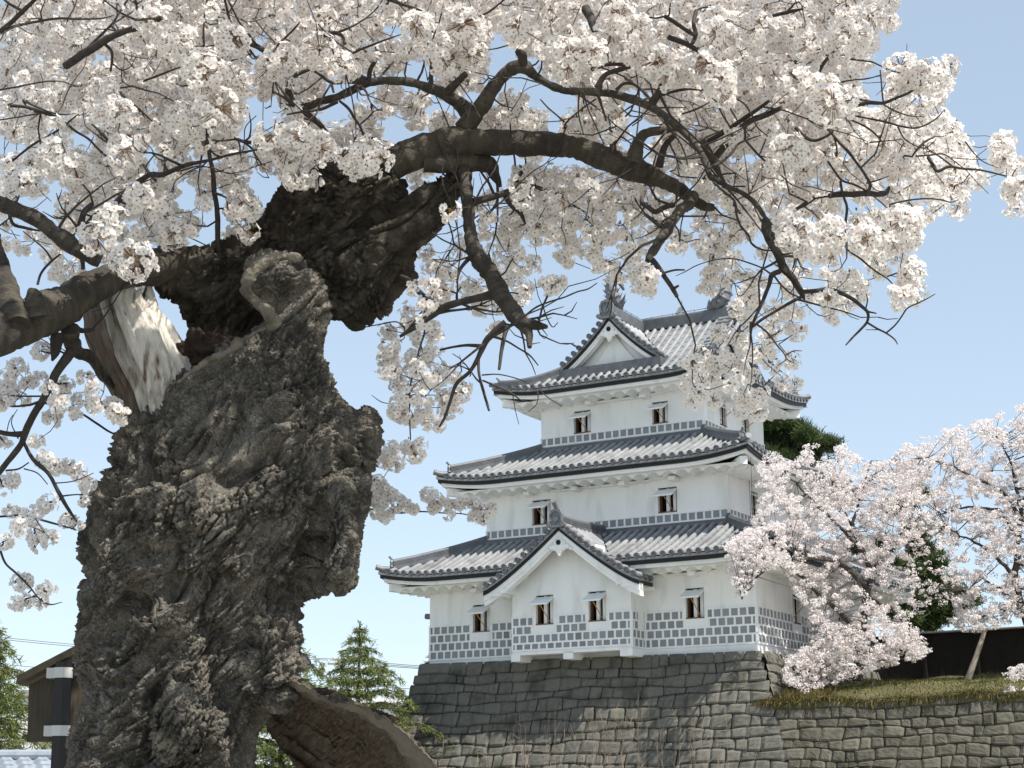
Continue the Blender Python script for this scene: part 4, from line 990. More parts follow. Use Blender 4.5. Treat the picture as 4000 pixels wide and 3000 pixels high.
# notice board seen from behind
sd0 = 9.2
def sq(px, py, o=0.): v = at(px, py, sd0); return v + np.array([0, -o, 0])
sb_ = thing('notice_board', 'back of a dark wooden notice board on black posts with pale metal bands', 'notice board', (sq(265, 3000)[0], sd0, 0))
og = (sq(265, 3000)[0], sd0, 0); K = sd0 / FPX
mb = MB(); P = [sq(x, y, o) for o in (-.03, .03) for x, y in ((110, 2896), (850, 2890), (850, 2672), (117, 2676))]
pent = [(110, 2898), (860, 2890), (855, 2672), (485, 2492), (117, 2676)]
A_, B_ = [sq(*p, .02) for p in pent], [sq(*p, -.03) for p in pent]; mb.poly(A_); mb.poly(B_[::-1]); mb.grid([A_, B_], closed_v=True); mb.build('panel', M['signwood'], sb_, org=og)
for sg, (xa, ya, xb, yb2) in ((-1, (84, 2672, 488, 2462)), (1, (886, 2668, 488, 2462))):
    mb = MB(); p0, p1 = sq(xa, ya), sq(xb, yb2); th = EZ * .034; P = []
    for z in (-th * .2, th): P += [p0 + z + [0, -.10, 0], p1 + z + [0, -.10, 0], p1 + z + [0, .10, 0], p0 + z + [0, .10, 0]]
    mb.hexa(P); mb.build('roof_board', M['signroof'], sb_, org=og)
for xx in (265, 705):
    top, bot = sq(xx + 3, 2592, .09), sq(xx - 14, 3100, .09); bot[2] = 0
    mb = MB(); mb.tube([bot, top], .047, 6); p = mb.build('post', M['postblack'], sb_, org=og)
    for yy in (2634, 2858):
        c = sq(xx - (yy - 2634) * .045, yy, .09); mb = MB(); mb.tube([c - EZ * .026, c + EZ * .026], .053, 6); mb.box(c[0] - .085, c[0] - .03, c[1] - .01, c[1] + .07, c[2] - .026, c[2] + .026); mb.build('metal_band', M['metal'], p, org=og)
# bare shrubs in front of the moat wall
g = np.random.default_rng(77)
for k, (px, py, hh) in enumerate(((1930, 2800, 1.), (2060, 2760, 1.1), (2180, 2740, 1.2), (2290, 2720, 1.25), (2390, 2700, 1.3), (2480, 2660, 1.5), (2590, 2690, 1.3), (2700, 2700, 1.1), (2820, 2760, .9), (1990, 2850, .7), (2330, 2780, .9), (1740, 2860, .8))):
    c = tdist(px, py + 20, -4.2 - g.random()); b_ = c.copy(); b_[2] = 0.0; h = c[2]
    mb = MB()
    for j in range(6):
        an = g.uniform(0, 6.28); sp = g.uniform(.1, .75); P = [b_ + g.normal(0, .1, 3) * [1, 1, 0]]; top = c + np.array([math.cos(an) * sp, math.sin(an) * sp, g.uniform(-1.1, .1)])
        for f in (.4, .7, 1.): P.append(P[0] + (top - P[0]) * f + g.normal(0, .04, 3))
        mb.tube(P, [.006, .005, .0035, .002], 4, cap=False, tone=g.random())
        for q in range(4):
            f = g.uniform(.5, .95); s0 = P[0] + (top - P[0]) * f; mb.tube([s0, s0 + [g.normal(0, .18), g.normal(0, .18), g.uniform(.1, .5)]], [.006, .002], 3, cap=False, tone=g.random())
    o = mb.build('bare_shrub', M['shrub'], tone=True, org=b_); o.location = b_
    tag(o, 'leafless reddish brown shrub of thin upright stems in front of the moat wall', 'shrub', 'bare shrubs along the foot of the moat wall')
# ---------------------------------------------------------------- the old cherry tree in front
TILE = {'A': (0, 0), 'B': (1000, 0), 'C': (2000, 0), 'D': (3000, 0), 'E': (0, 750), 'F': (1400, 700), 'G': (2300, 700), 'H': (3000, 600), 'K': (2400, 1000)}
SC = {'I': (0, 1250, .7538), 'J': (1400, 1100, .6029)}
def topx(t, x, y, w):
    ox, oy, s = SC.get(t) or (*TILE[t], .4521)
    return ox + x * s, oy + y * s, w * s
# branches: tile letter, depth at start, depth at end, then x,y,width along it
BR = """
B 7.5 7.5 860,1640,330 1000,1530,320 1250,1385,300 1500,1275,285 1700,1225,280 1900,1228,240 2212,1235,228 2412,1240,225 2612,1256,218 2812,1290,215 3012,1370,222 3212,1440,225 3362,1495,200 3512,1560,160 3662,1640,125 3780,1730,100 3900,1790,90 3960,1790,60
B 7.5 6.9 1800,1130,210 1880,1010,160 1960,910,150 2050,760,132 2150,645,118 2230,585,125 2312,575,125 2402,655,80 2550,740,74 2700,780,74 2900,790,74 3060,805,74 3212,850,76 3362,900,74 3512,990,66 3620,1075,68 3732,1180,60 3832,1310,55 3892,1430,52 3932,1530,56 4062,1600,48 4200,1665,45 4320,1760,44 4400,1880,42 4452,1950,44
C 7.0 6.9 95,560,90 85,470,95 50,450,60
B 7.5 7.3 1850,1020,160 1790,920,140 1700,850,120 1600,800,105 1450,750,88 1300,710,84 1150,698,80 1000,710,78 850,770,76 700,840,74 550,880,72 400,930,74 340,915,66 300,860,60 275,760,58 300,680,52 360,640,42 480,595,28
B 7.3 7.4 395,940,62 480,1020,55 550,1080,50 610,1140,38
B 7.4 7.3 1650,800,90 1730,720,78 1815,635,60
B 7.3 7.2 985,725,46 982,620,44 1020,540,44 1062,488,32
B 7.3 7.2 1515,745,42 1515,600,38 1530,480,38 1525,395,30
B 7.3 7.4 960,700,60 880,660,56 820,625,44
B 7.3 7.3 1000,715,56 800,705,42 650,708,36 560,650,30 480,598,22
B 7.3 7.3 650,710,32 672,800,24
B 7.3 7.2 700,880,38 560,945,30 420,962,24 265,990,16
B 7.3 7.4 720,870,26 800,940,26 850,1020,24 900,1090,24 932,1172,20
B 7.3 7.3 145,788,20 240,840,24 335,915,30
B 7.3 7.3 200,890,14 335,920,20
B 7.5 7.6 1450,1400,180 1700,1405,190 1900,1408,190 2020,1435,160 2070,1530,90 2105,1620,40
F 7.5 7.0 920,-60,130 930,0,116 932,150,112 950,300,112 970,450,122 1000,600,142 1060,720,168 1130,800,166 1200,930,168 1270,1050,168 1340,1160,158 1415,1250,130 1470,1330,80 1480,1450,40
F 7.05 7.0 1420,1240,110 1540,1270,88 1625,1278,36
F 7.4 7.7 985,200,80 1100,170,66 1200,140,66 1300,100,50 1380,42,40 1500,50,22 1620,85,20 1750,145,20 1850,220,18 1960,290,16 2020,370,10
F 7.5 7.6 1275,140,62 1320,220,50 1400,290,45 1442,385,18
F 7.4 7.5 1030,365,28 1120,300,26 1180,230,26 1205,160,20 1205,50,16
F 7.3 7.5 930,630,22 830,560,18 810,480,16 770,360,14 718,305,10
F 7.4 7.5 830,570,16 720,520,15 640,460,12
F 7.3 7.2 950,690,40 880,780,30 848,895,16
F 7.2 7.3 1180,990,90 1020,1030,72 880,1062,66 740,1110,66 620,1190,60 480,1280,55 355,1362,26
F 7.25 7.4 705,1112,56 600,1040,50 500,940,50 420,860,46 375,838,38
F 7.3 7.3 852,1055,26 850,980,22 885,930,12
F 7.3 7.3 575,1070,22 570,1200,20 575,1300,20 540,1430,18 500,1560,16 480,1660,15 452,1760,14 440,1960,13 449,2250,11
F 7.1 7.2 1280,1240,76 1180,1320,66 1110,1390,60 1060,1480,50 1020,1570,45 965,1660,36 845,1770,34 800,1900,28 735,2080,24 700,2140,16
F 7.15 7.3 1065,1442,38 940,1435,28 820,1450,22 705,1475,18
F 7.1 7.0 1290,1260,52 1260,1370,40 1240,1480,36 1215,1645,24
F 7.1 7.2 1170,1360,28 1280,1400,18 1380,1460,18 1480,1520,16 1555,1608,10
F 7.15 7.1 1035,1560,30 1040,1660,28 1090,1860,26 1130,2000,20
F 7.1 7.0 1440,1180,18 1530,1110,18 1650,1060,16 1780,1020,14 1900,970,14 1980,950,14 2065,895,8
F 7.05 7.0 1632,1015,20 1590,1110,20 1558,1235,18
F 7.05 7.1 1600,1110,14 1630,1200,12 1680,1280,10 1722,1238,7
J 7.1 7.0 800,605,11 900,600,9 1000,620,8 1100,660,8 1160,720,9 1150,800,7 1100,842,5
J 7.1 7.0 805,640,13 900,680,12 1000,730,12 1060,770,8 1130,780,4
J 7.05 7.0 1000,735,8 1020,850,6 1040,925,4
J 7.0 7.0 1170,700,8 1240,760,7 1320,808,5
J 7.2 7.2 720,572,11 650,545,9 580,570,7
J 7.4 7.4 85,735,4 150,780,6 275,790,5
J 7.6 7.4 0,305,8 120,280,8 250,262,9 300,300,10
J 8.3 8.1 60,1470,13 250,1500,12 400,1490,10 560,1500,8 700,1510,7 825,1562,4
C 6.95 6.9 740,760,66 800,650,50 900,610,50 1025,575,36
C 6.95 6.9 690,595,50 800,560,40 1005,555,32
C 6.95 6.9 900,780,36 960,725,34 1040,722,32 1100,760,28 1200,860,24
C 6.9 6.8 1210,890,84 1270,800,70 1305,715,56
C 6.9 6.8 1280,825,30 1400,790,28 1500,772,24 1650,780,12
C 7.1 7.0 640,70,90 690,170,82 715,260,56
C 7.1 7.0 1320,140,40 1430,210,40 1540,280,40 1590,310,36
C 7.1 7.0 1355,320,50 1480,370,50 1600,430,45 1685,495,26
C 7.1 7.0 1590,90,36 1570,200,40 1590,300,40 1555,375,36
C 7.4 7.3 1050,1400,150 1075,1290,130 1130,1170,100 1200,1140,90 1300,1130,70 1410,1110,56
C 7.4 7.3 1270,1440,80 1290,1350,66 1330,1250,55 1410,1165,46
C 7.4 7.4 868,1320,70 872,1230,56 882,1150,45 840,1105,36
C 7.5 7.2 1800,1680,50 1830,1600,46 1780,1500,60 1740,1390,76 1680,1300,76 1635,1215,64
C 7.3 7.0 1740,1380,74 1850,1250,65 1950,1140,60 2050,1050,60 2212,985,56 2330,930,40
C 7.3 7.0 1690,1225,52 1850,1130,45 1980,1040,45 2100,960,40 2220,875,32
C 6.9 6.9 1240,930,16 1400,930,14 1500,930,10
C 6.9 6.8 1470,985,20 1600,940,20 1705,885,12
C 7.3 7.3 245,858,12 310,930,14 390,1000,14 450,1055,16
C 7.3 7.2 450,1110,24 462,1070,18 580,960,16 725,855,16
C 7.0 7.2 610,790,16 660,950,14 710,1060,14 795,1245,10
C 7.0 7.2 580,790,18 575,980,14 618,1155,9
C 7.0 7.1 740,800,28 780,930,24 812,1045,16
C 7.0 7.2 830,800,14 950,940,12 1030,1000,12 1125,1020,12 1038,1088,12
C 6.9 6.9 1870,840,18 1990,880,18 2070,990,16 2120,1100,12 2212,1180,10
C 6.9 6.9 1845,845,18 1890,940,16 1960,1060,14 2045,1165,10
C 6.9 7.1 1310,1020,20 1390,1150,18 1450,1230,16 1500,1350,14 1522,1465,10
C 7.0 7.1 1690,1455,32 1810,1400,28 1900,1320,24 1960,1240,22 2030,1210,16 2215,1148,7
C 7.6 7.6 20,1625,40 70,1520,30 120,1400,18 108,1345,10
C 7.6 7.6 60,1590,20 180,1610,18 285,1655,12
D 7.0 6.9 -20,150,34 150,110,36 240,90,34 305,78,16
D 7.0 6.9 155,605,26 230,540,28 305,478,22
D 7.0 6.9 425,650,40 480,550,36 570,450,30 612,408,12
D 7.0 6.9 355,448,20 450,470,18 600,480,16 685,474,10
D 6.9 6.8 465,742,14 600,715,16 740,690,14 860,680,12 972,648,9
D 6.8 6.8 968,605,12 980,730,16 996,890,16
D 6.9 6.8 765,908,40 850,890,36 1000,890,32 1100,850,26 1200,810,24 1325,730,14
D 6.8 6.8 1000,905,14 1100,960,14 1220,1000,12 1355,1010,7
D 6.9 6.8 735,998,16 850,1020,18 1000,1050,20 1150,1090,18 1280,1105,16 1400,1060,14 1480,1000,12 1518,955,7
D 6.9 6.8 715,1035,20 850,1100,18 940,1170,16 1005,1250,10
D 7.0 6.9 245,1105,40 310,1180,36 400,1215,32 500,1180,26 565,1135,20
D 7.0 6.9 515,1105,26 600,1210,28 700,1320,30 760,1400,28 840,1510,26 885,1600,26 850,1690,30
D 6.8 6.8 1120,1095,16 1180,1200,14 1260,1250,12 1350,1280,12 1445,1215,8
D 6.9 6.9 875,1232,14 1000,1220,12 1165,1204,7
D 6.9 6.9 1275,1350,16 1400,1340,16 1510,1330,14 1620,1400,10 1720,1480,9 1800,1570,8 1905,1672,6
D 6.9 6.8 1385,1355,36 1430,1430,36 1460,1478,34 1560,1440,28 1680,1455,24 1840,1470,20 1990,1505,16 2110,1540,14 2230,1600,12
D 6.8 6.8 1705,1222,14 1770,1310,12 1850,1390,10 1990,1450,7
D 6.9 6.9 1285,1295,26 1350,1230,22 1445,1178,12
G 6.9 6.9 1515,340,46 1540,420,120 1570,500,120 1600,590,82 1640,680,80 1670,770,80 1740,840,70 1800,920,66 1840,985,60 1865,1045,14
G 6.9 6.8 1680,370,38 1780,270,36 1885,198,22
H 6.9 6.8 280,1190,42 400,1185,40 520,1170,40 620,1200,40 720,1250,36 800,1310,34 860,1370,30 862,1440,26 800,1520,22 740,1580,18 672,1655,12
H 6.85 6.8 855,1365,20 935,1380,12
H 6.85 6.8 850,1455,20 940,1510,18 1020,1550,16 1100,1610,14 1120,1648,8
H 6.82 6.7 1015,1555,16 1100,1480,15 1160,1400,15 1200,1340,14 1300,1290,12 1380,1250,10 1445,1212,6
H 6.85 6.8 845,1332,14 860,1270,12 848,1208,8
H 6.85 6.8 950,1522,9 845,1522,7
H 7.0 7.0 520,370,46 640,350,60 740,350,60 860,340,60 960,350,50 1030,330,46 1048,285,24
H 7.0 6.9 515,65,20 580,160,20 640,230,22 750,270,20 860,330,16 950,400,12 1045,485,8
H 7.0 6.9 625,240,22 645,340,22 680,460,26 670,600,26 675,700,24 680,800,22 680,905,12
H 6.9 6.8 485,515,14 560,620,14 620,720,14 700,840,16 790,900,18 870,970,18 950,1030,16 1030,1080,12 1100,1150,10 1155,1192,7
H 6.8 6.8 1030,1062,14 1120,1030,14 1245,988,8
H 7.0 6.9 115,610,36 200,520,34 335,415,26
H 6.9 6.8 845,588,18 950,640,18 1075,702,12
H 7.0 6.9 1050,440,16 1230,400,16 1400,390,14 1500,400,14 1590,420,12 1645,398,6
H 7.0 6.9 890,245,18 960,225,14 1045,193,7
H 7.0 6.9 885,270,10 940,320,10 1005,325,7
G 7.5 7.0 895,150,130 862,215,112 800,260,96 740,340,95 680,420,95 620,520,90 570,600,85 505,705,54
G 7.05 7.0 550,690,54 610,770,50 660,850,45 710,920,45 762,1015,36
G 7.0 7.0 650,810,22 750,785,20 830,785,14
G 7.0 7.0 740,940,30 778,918,18
G 7.2 7.2 650,440,42 570,370,40 488,308,34
G 7.3 7.4 735,215,52 640,250,50 580,280,50 510,240,46 460,200,44 455,155,26
G 7.3 7.4 745,230,30 650,200,24 590,170,22 550,100,18 518,45,12
G 7.2 7.1 785,320,20 900,320,18 1035,318,12
G 6.9 6.9 1080,30,26 1180,120,24 1260,190,22 1275,290,22 1310,400,22 1380,490,20 1400,550,20 1500,610,18 1595,620,12
G 6.9 6.8 1655,648,16 1740,640,14 1825,588,7
G 6.8 6.9 1575,820,18 1500,770,14 1400,730,14 1270,690,14 1130,690,12 1000,720,10 900,760,10 850,790,9 752,836,6
G 6.9 6.8 1650,798,48 1580,830,45 1560,900,40 1530,980,36 1500,1060,32 1440,1190,30 1405,1290,26 1400,1340,20
G 6.9 6.8 1840,1015,34 1700,1090,28 1600,1150,26 1500,1210,26 1415,1275,26
K 6.8 6.7 1180,570,24 1175,640,20 1190,750,14 1195,850,12 1190,950,12 1185,1050,10 1168,1165,8
K 6.8 6.7 1175,680,14 1170,780,12 1140,880,10 1118,1005,6
K 6.85 6.8 1285,395,12 1150,550,14 1060,640,12 995,745,8
K 6.8 6.7 1230,590,20 1310,650,20 1360,710,18 1420,790,16 1470,850,14 1482,890,14 1415,945,8
K 6.75 6.7 1480,888,10 1565,932,6
K 6.8 6.75 1355,692,14 1455,638,8
K 6.8 6.75 1420,762,10 1505,708,6
K 6.75 6.7 1470,862,10 1550,820,10 1622,820,5
A 6.8 6.7 0,275,52 100,190,50 200,95,50 310,-10,40
A 6.8 6.7 -10,270,30 100,235,30 300,190,28 500,160,25 700,165,20 900,155,15 985,133,8
A 6.7 6.7 590,155,18 640,70,16 668,-10,13
A 7.0 6.8 560,570,80 640,520,82 700,475,82 800,420,82 900,350,76 1050,280,70 1200,235,60 1400,150,50
A 6.9 6.9 910,385,30 965,450,28 970,520,28 955,615,24
A 6.9 6.9 975,550,16 1055,605,14 1110,590,10 1182,478,7
A 6.9 6.9 1050,600,12 1060,700,12 1135,752,7
A 7.0 6.9 1240,700,20 1400,640,22 1500,600,18 1595,568,12
A 6.9 6.9 -10,778,20 150,750,16 300,720,16 450,700,14 560,710,10 655,752,7
A 7.1 7.0 90,912,34 250,930,26 350,965,28 480,1010,26 560,1060,24 650,1130,22 760,1200,22 850,1290,22 920,1350,20 995,1398,16
A 7.2 7.0 55,1435,24 180,1330,22 300,1240,24 430,1170,24 550,1090,22 665,995,12
A 7.1 7.0 195,868,20 330,930,18 450,975,16 560,990,12 655,980,7
A 7.2 7.1 860,1130,34 920,1200,30 1000,1280,26 1052,1325,20
E 7.3 6.9 700,330,50 850,190,62 1000,90,62 1200,-90,60 1300,-150,55 1400,-150,50 1500,-190,46 1620,-235,40 1830,-280,28 2000,-325,24 2220,-365,18
E 7.6 7.2 1885,560,60 1882,470,52 1880,200,50 1855,0,48 1840,-180,44 1810,-330,40 1790,-460,36 1790,-580,34 1795,-710,24 1770,-1160,24 1760,-1400,20 1775,-1560,18 1790,-1670,16
A 7.1 7.0 1010,765,30 1080,840,28 1210,955,22
A 7.4 7.1 1950,275,56 2080,340,55 2212,400,52 2312,470,42 2345,515,26
A 7.3 7.2 2230,1245,40 2100,1220,36 2030,1195,26
A 7.3 7.2 2090,1310,10 2110,1250,10 2120,1100,12 2215,998,8
A 7.3 7.2 1240,1420,30 1300,1500,34 1345,1555,36
A 7.3 7.2 1265,1425,14 1350,1330,14 1465,1328,8
A 7.3 7.2 1405,1395,30 1455,1490,30
A 7.2 7.1 755,475,10 720,590,10 650,680,10 580,800,12 530,930,12 478,1005,9
B 7.0 6.9 0,180,12 100,300,14 170,380,16 150,450,20
B 7.0 6.9 130,500,22 170,410,22 250,330,22 330,250,20 380,190,12
B 7.0 6.9 540,210,14 620,300,14 720,380,14 830,450,14
B 7.0 6.9 800,480,20 900,430,22 1050,370,20 1200,315,14
B 7.0 6.9 1130,-10,36 1250,30,34 1350,65,30 1430,92,18
B 7.0 6.9 1800,190,20 1900,150,20 2000,110,20 2130,10,16
B 7.0 6.9 590,310,40 680,285,40 740,310,34 770,380,26
E 7.5 6.6 1500,600,330 1350,650,330 1150,690,250 950,750,280 750,850,330 550,980,370 350,1060,390 150,1160,400 -100,1250,420 -350,1350,420
E 6.9 6.8 860,600,150 720,520,132 600,430,150 450,330,150 300,230,150 150,150,150 0,90,130 -150,30,120
E 6.7 6.9 150,1150,230 110,1000,230 70,860,190 20,720,165 -30,560,150 -60,380,140
E 6.75 6.7 330,1080,230 300,960,190 275,880,130 250,845,50
E 6.9 6.9 80,170,30 95,240,30 112,272,32 220,310,28 352,337,16
E 7.0 6.9 200,340,10 310,430,12 390,500,16 445,585,18
E 6.9 6.9 325,800,26 350,710,24 430,610,24 525,535,14
E 6.9 6.9 670,345,44 710,260,70 740,160,60 805,98,44
E 7.0 6.9 712,560,50 712,660,40
E 7.1 7.1 1240,-10,18 1240,192,6
E 7.0 7.4 600,1180,170 620,1300,150 680,1385,120 750,1420,104 830,1485,92 905,1595,80 990,1680,70
E 7.0 7.1 625,1370,110 540,1480,90 480,1580,86 440,1660,80 370,1800,70 300,1920,66 235,2050,64 190,2170,58 90,2300,56 -20,2440,50
E 7.0 7.0 500,1230,130 485,1390,90 450,1460,20
E 7.1 7.2 660,1180,60 720,1200,46 805,1188,34
I 7.1 7.1 140,590,36 60,590,28 -10,578,26
I 7.1 7.1 110,610,20 170,720,22 250,800,22 300,890,22 350,970,20 398,1040,12
I 7.4 7.5 360,450,10 430,490,12 510,540,12 570,580,11 640,608,10
I 7.2 7.2 -10,1018,12 130,1015,12 230,1040,12 320,1065,10 392,1086,7
I 7.2 7.2 -10,1165,14 0,1190,14 30,1260,12 80,1310,11 150,1380,10 210,1450,9 260,1475,8 322,1462,4
I 7.1 7.1 95,615,8 60,520,6 90,462,4
I 7.1 7.1 35,580,6 50,520,6 68,490,4
I 7.2 7.2 30,780,10 100,770,9 150,738,7
I 7.2 7.2 125,770,8 190,790,7 247,852,5
I 7.1 7.1 210,395,10 130,395,9 40,391,7
I 7.1 7.1 275,846,7 380,835,6 485,793,4
I 7.1 7.1 325,912,8 400,905,7 495,912,5
I 7.1 7.1 435,60,8 490,170,7 515,280,6 542,332,4
"""
TB = at(640, 3000, 7.5); TB[2] = 0.4
tree = thing('cherry_tree', 'huge old cherry tree with gnarled hollow trunk and white blossoms in the foreground', 'cherry tree', TB)
branch_pts = []; BRS = []
for ln in BR.strip().splitlines():
    q = ln.split(); d0, d1_ = float(q[1]), float(q[2]); raw = [topx(q[0], *map(float, s.split(','))) for s in q[3:]]
    n = len(raw); P = np.array([at(x, y, d0 + (d1_ - d0) * i / (n - 1)) for i, (x, y, w_) in enumerate(raw)])
    R = np.array([w_ / 2 * (d0 + (d1_ - d0) * i / (n - 1)) / FPX for i, (x, y, w_) in enumerate(raw)])
    BRS.append((P, R))
def smooth_path(P, R, step):
    L = np.concatenate([[0], np.cumsum(np.linalg.norm(np.diff(P, axis=0), axis=1))]); n = max(4, int(L[-1] / step)); u = np.linspace(0, L[-1], n)
    # Catmull-Rom through the points
    out = []
    T = np.gradient(P, L, axis=0)
    for x in u:
        k = min(len(L) - 2, max(0, np.searchsorted(L, x) - 1)); h = L[k + 1] - L[k]; f = (x - L[k]) / h
        out.append((2 * f**3 - 3 * f**2 + 1) * P[k] + (f**3 - 2 * f**2 + f) * h * T[k] + (-2 * f**3 + 3 * f**2) * P[k + 1] + (f**3 - f**2) * h * T[k + 1])
    return np.array(out), np.interp(u, L, R)
twm = MB(); size = []
order = sorted(range(len(BRS)), key=lambda k: -np.sum(np.linalg.norm(np.diff(BRS[k][0], axis=0), axis=1)) * BRS[k][1].mean())
big = set(order[:86]); g = np.random.default_rng(5)
def limb_mesh(mb, P, R, k, fine):
    rm = R.max(); step = max(.012, rm * (.22 if fine else .5)); P2, R2 = smooth_path(P, R, step)
    n = int(np.clip(rm / .0035, 6, 40)); 
    P2 = P2 + fbm(P2 * 9 + k, 2)[:, None] * np.minimum(R2, .02)[:, None] * .5 * np.array([[1, 1, 1]]) * (1 if rm < .06 else 0)
    T = np.gradient(P2, axis=0); T /= np.linalg.norm(T, axis=1)[:, None]
    A = np.cross(T, [0.13, 1, .21]); A /= np.linalg.norm(A, axis=1)[:, None]; B = np.cross(A, T); a = np.arange(n) / n * 6.28318
    dirs = np.cos(a)[None, :, None] * A[:, None] + np.sin(a)[None, :, None] * B[:, None]
    G = P2[:, None] + R2[:, None, None] * dirs; Q = G.reshape(-1, 3)
    Lr = np.repeat(np.arange(len(P2)) * step, n)
    amp = np.repeat(R2, n)
    dsp = fbm(Q * 14, 3, 3) * .17 * amp + fbm(Q * 45, 2, 9) * .10 * np.minimum(amp, .035)
    if fine: dsp += .011 * fbm(np.stack([Lr * 60, Q[:, 0] * 6, Q[:, 2] * 6], 1), 3, 5) * np.clip(amp / .05, 0, 1)
    G = (Q + dsp[:, None] * dirs.reshape(-1, 3)).reshape(G.shape)
    if fine:
        rg_ = fbm(np.stack([Lr * 95, Q[:, 0] * 9, (Q[:, 2] + Q[:, 1]) * 9], 1), 3, 15).reshape(G.shape[:2])[:-1] * .34 + .34 * fbm(Q * 5, 2, 77).reshape(G.shape[:2])[:-1]
        tn = np.clip(rg_ * 1.7 + .16, 0, .8).ravel()
    else: tn = np.zeros((len(P2) - 1) * n)
    mb.grid(G, closed_v=True); mb.t[-1] = tn.astype(np.float32); mb.poly(G[-1]); mb.poly(G[0][::-1])
    return P2, R2
for k, (P, R) in enumerate(BRS):
    mb = MB() if k in big else twm
    P2, R2 = limb_mesh(mb, P, R, k, R.max() > .03); branch_pts.append(P2)
    if k in big: mb.build('branch', M['limbbark'] if R.max() > .022 else M['twig'], tree, smooth=True, org=TB, tone=True)
ALLB = np.concatenate(branch_pts); BR_ALL = np.concatenate([np.interp(np.linspace(0, 1, len(p)), np.linspace(0, 1, len(r[1])), r[1]) for p, r in zip(branch_pts, BRS)])

# ---- trunk: lofts and lobes fused by a voxel remesh, then roughened
ROWS = [(3100, 215, 985), (2985, 255, 1000), (2876, 278, 1025), (2719, 296, 1112), (2609, 296, 1146), (2523, 294, 1178), (2405, 279, 1185), (2345, 288, 1205), (2330, 290, 1215), (2303, 292, 1275), (2249, 300, 1325), (2162, 310, 1378), (2068, 318, 1415), (1974, 341, 1440), (1857, 394, 1452), (1739, 443, 1478), (1690, 478, 1478), (1611, 560, 1423), (1556, 615, 1399), (1486, 733, 1370), (1407, 827, 1335), (1360, 905, 1325), (1290, 990, 1318), (1230, 1040, 1330), (1150, 985, 1318), (1080, 965, 1275), (1030, 980, 1225), (1000, 1030, 1165)]
DT = 7.5; KT = DT / FPX
mb = MB(); G = []
for (y, xl, xr) in ROWS:
    if y > 1350: xl, xr = xl + 24, xr - 22
    c = at((xl + xr) / 2, y, DT); a_ = (xr - xl) / 2 * KT; b_ = min(.8 * a_, .46); off = -.0 if y > 1600 else -.10 * (1600 - y) / 600
    G.append([c + np.array([a_ * math.cos(t), b_ * math.sin(t) + off, 0]) for t in np.linspace(0, 6.28318, 40, endpoint=False)])
mb.grid(G, closed_v=True); mb.poly(G[0]); mb.poly(G[-1])
def lobe(px, py, rx, ry, d, rd=None, rot=0.):
    c = at(px, py, d); k = d / FPX; rd = rd or (rx + ry) / 2; th = np.linspace(0, math.pi, 16); ph = np.linspace(0, 6.28318, 24, endpoint=False); cr, sr = math.cos(rot), math.sin(rot); G = []
    for t in th:
        row = []
        for p in ph:
            x, z, y = rx * math.sin(t) * math.cos(p), ry * math.cos(t), rd * math.sin(t) * math.sin(p); row.append(c + k * np.array([x * cr - z * sr, y, x * sr + z * cr]))
        G.append(row)
    mb.grid(G, closed_v=True)
def chain(pts, n=18):
    P = np.array([at(x, y, d) for x, y, r, d in pts]); R = np.array([r * d / FPX for x, y, r, d in pts]); P2, R2 = smooth_path(P, R, .03); mb.tube(P2, R2, 24)
    for p, r in ((P[0], R[0]), (P[-1], R[-1])): pass
lobe(1325, 2085, 95, 215, 7.28, 190)                     # burl on the right
lobe(1335, 1960, 95, 130, 7.35, 120); lobe(1420, 1720, 48, 120, 7.45, 120); lobe(1250, 2200, 70, 110, 7.35, 110)
lobe(700, 2840, 165, 165, 7.12, 60, .1)                   # raised bark slabs
lobe(590, 2400, 130, 60, 7.10, 45, .45); lobe(1060, 2580, 110, 190, 7.25, 90, -.1); lobe(760, 1900, 230, 120, 7.10, 70, .5); lobe(1080, 1800, 200, 300, 7.12, 70, -.35); lobe(480, 2150, 120, 260, 7.2, 80)
def fuse(mb, name, m_, vox, disp):
    """voxel remesh of the collected lobes, then rough bark"""
    tmp = mb.build(name + '_raw', None)
    md_ = tmp.modifiers.new('r', 'REMESH'); md_.mode = 'VOXEL'; md_.voxel_size = vox; md_.adaptivity = 0
    sm = tmp.modifiers.new('s', 'SMOOTH'); sm.iterations = 4; sm.factor = .5
    ss = tmp.modifiers.new('u', 'SUBSURF'); ss.subdivision_type = 'SIMPLE'; ss.levels = 1
    tm = bpy.data.meshes.new_from_object(tmp.evaluated_get(bpy.context.evaluated_depsgraph_get())); bpy.data.objects.remove(tmp)
    nv = len(tm.vertices); co = np.empty(nv * 3, np.float32); tm.vertices.foreach_get('co', co); co = co.reshape(-1, 3).astype(float)
    no = np.empty(nv * 3, np.float32); tm.vertices.foreach_get('normal', no); no = no.reshape(-1, 3).astype(float)
    co2 = co + no * disp(co)[:, None]
    tm.vertices.foreach_set('co', (co2 - TB).astype(np.float32).ravel()); tm.update()
    tm.polygons.foreach_set('use_smooth', np.ones(len(tm.polygons), bool))
    tm.name = name; tm.materials.clear(); tm.materials.append(m_); o = bpy.data.objects.new(name, tm); COL.objects.link(o); o.parent = tree; return o
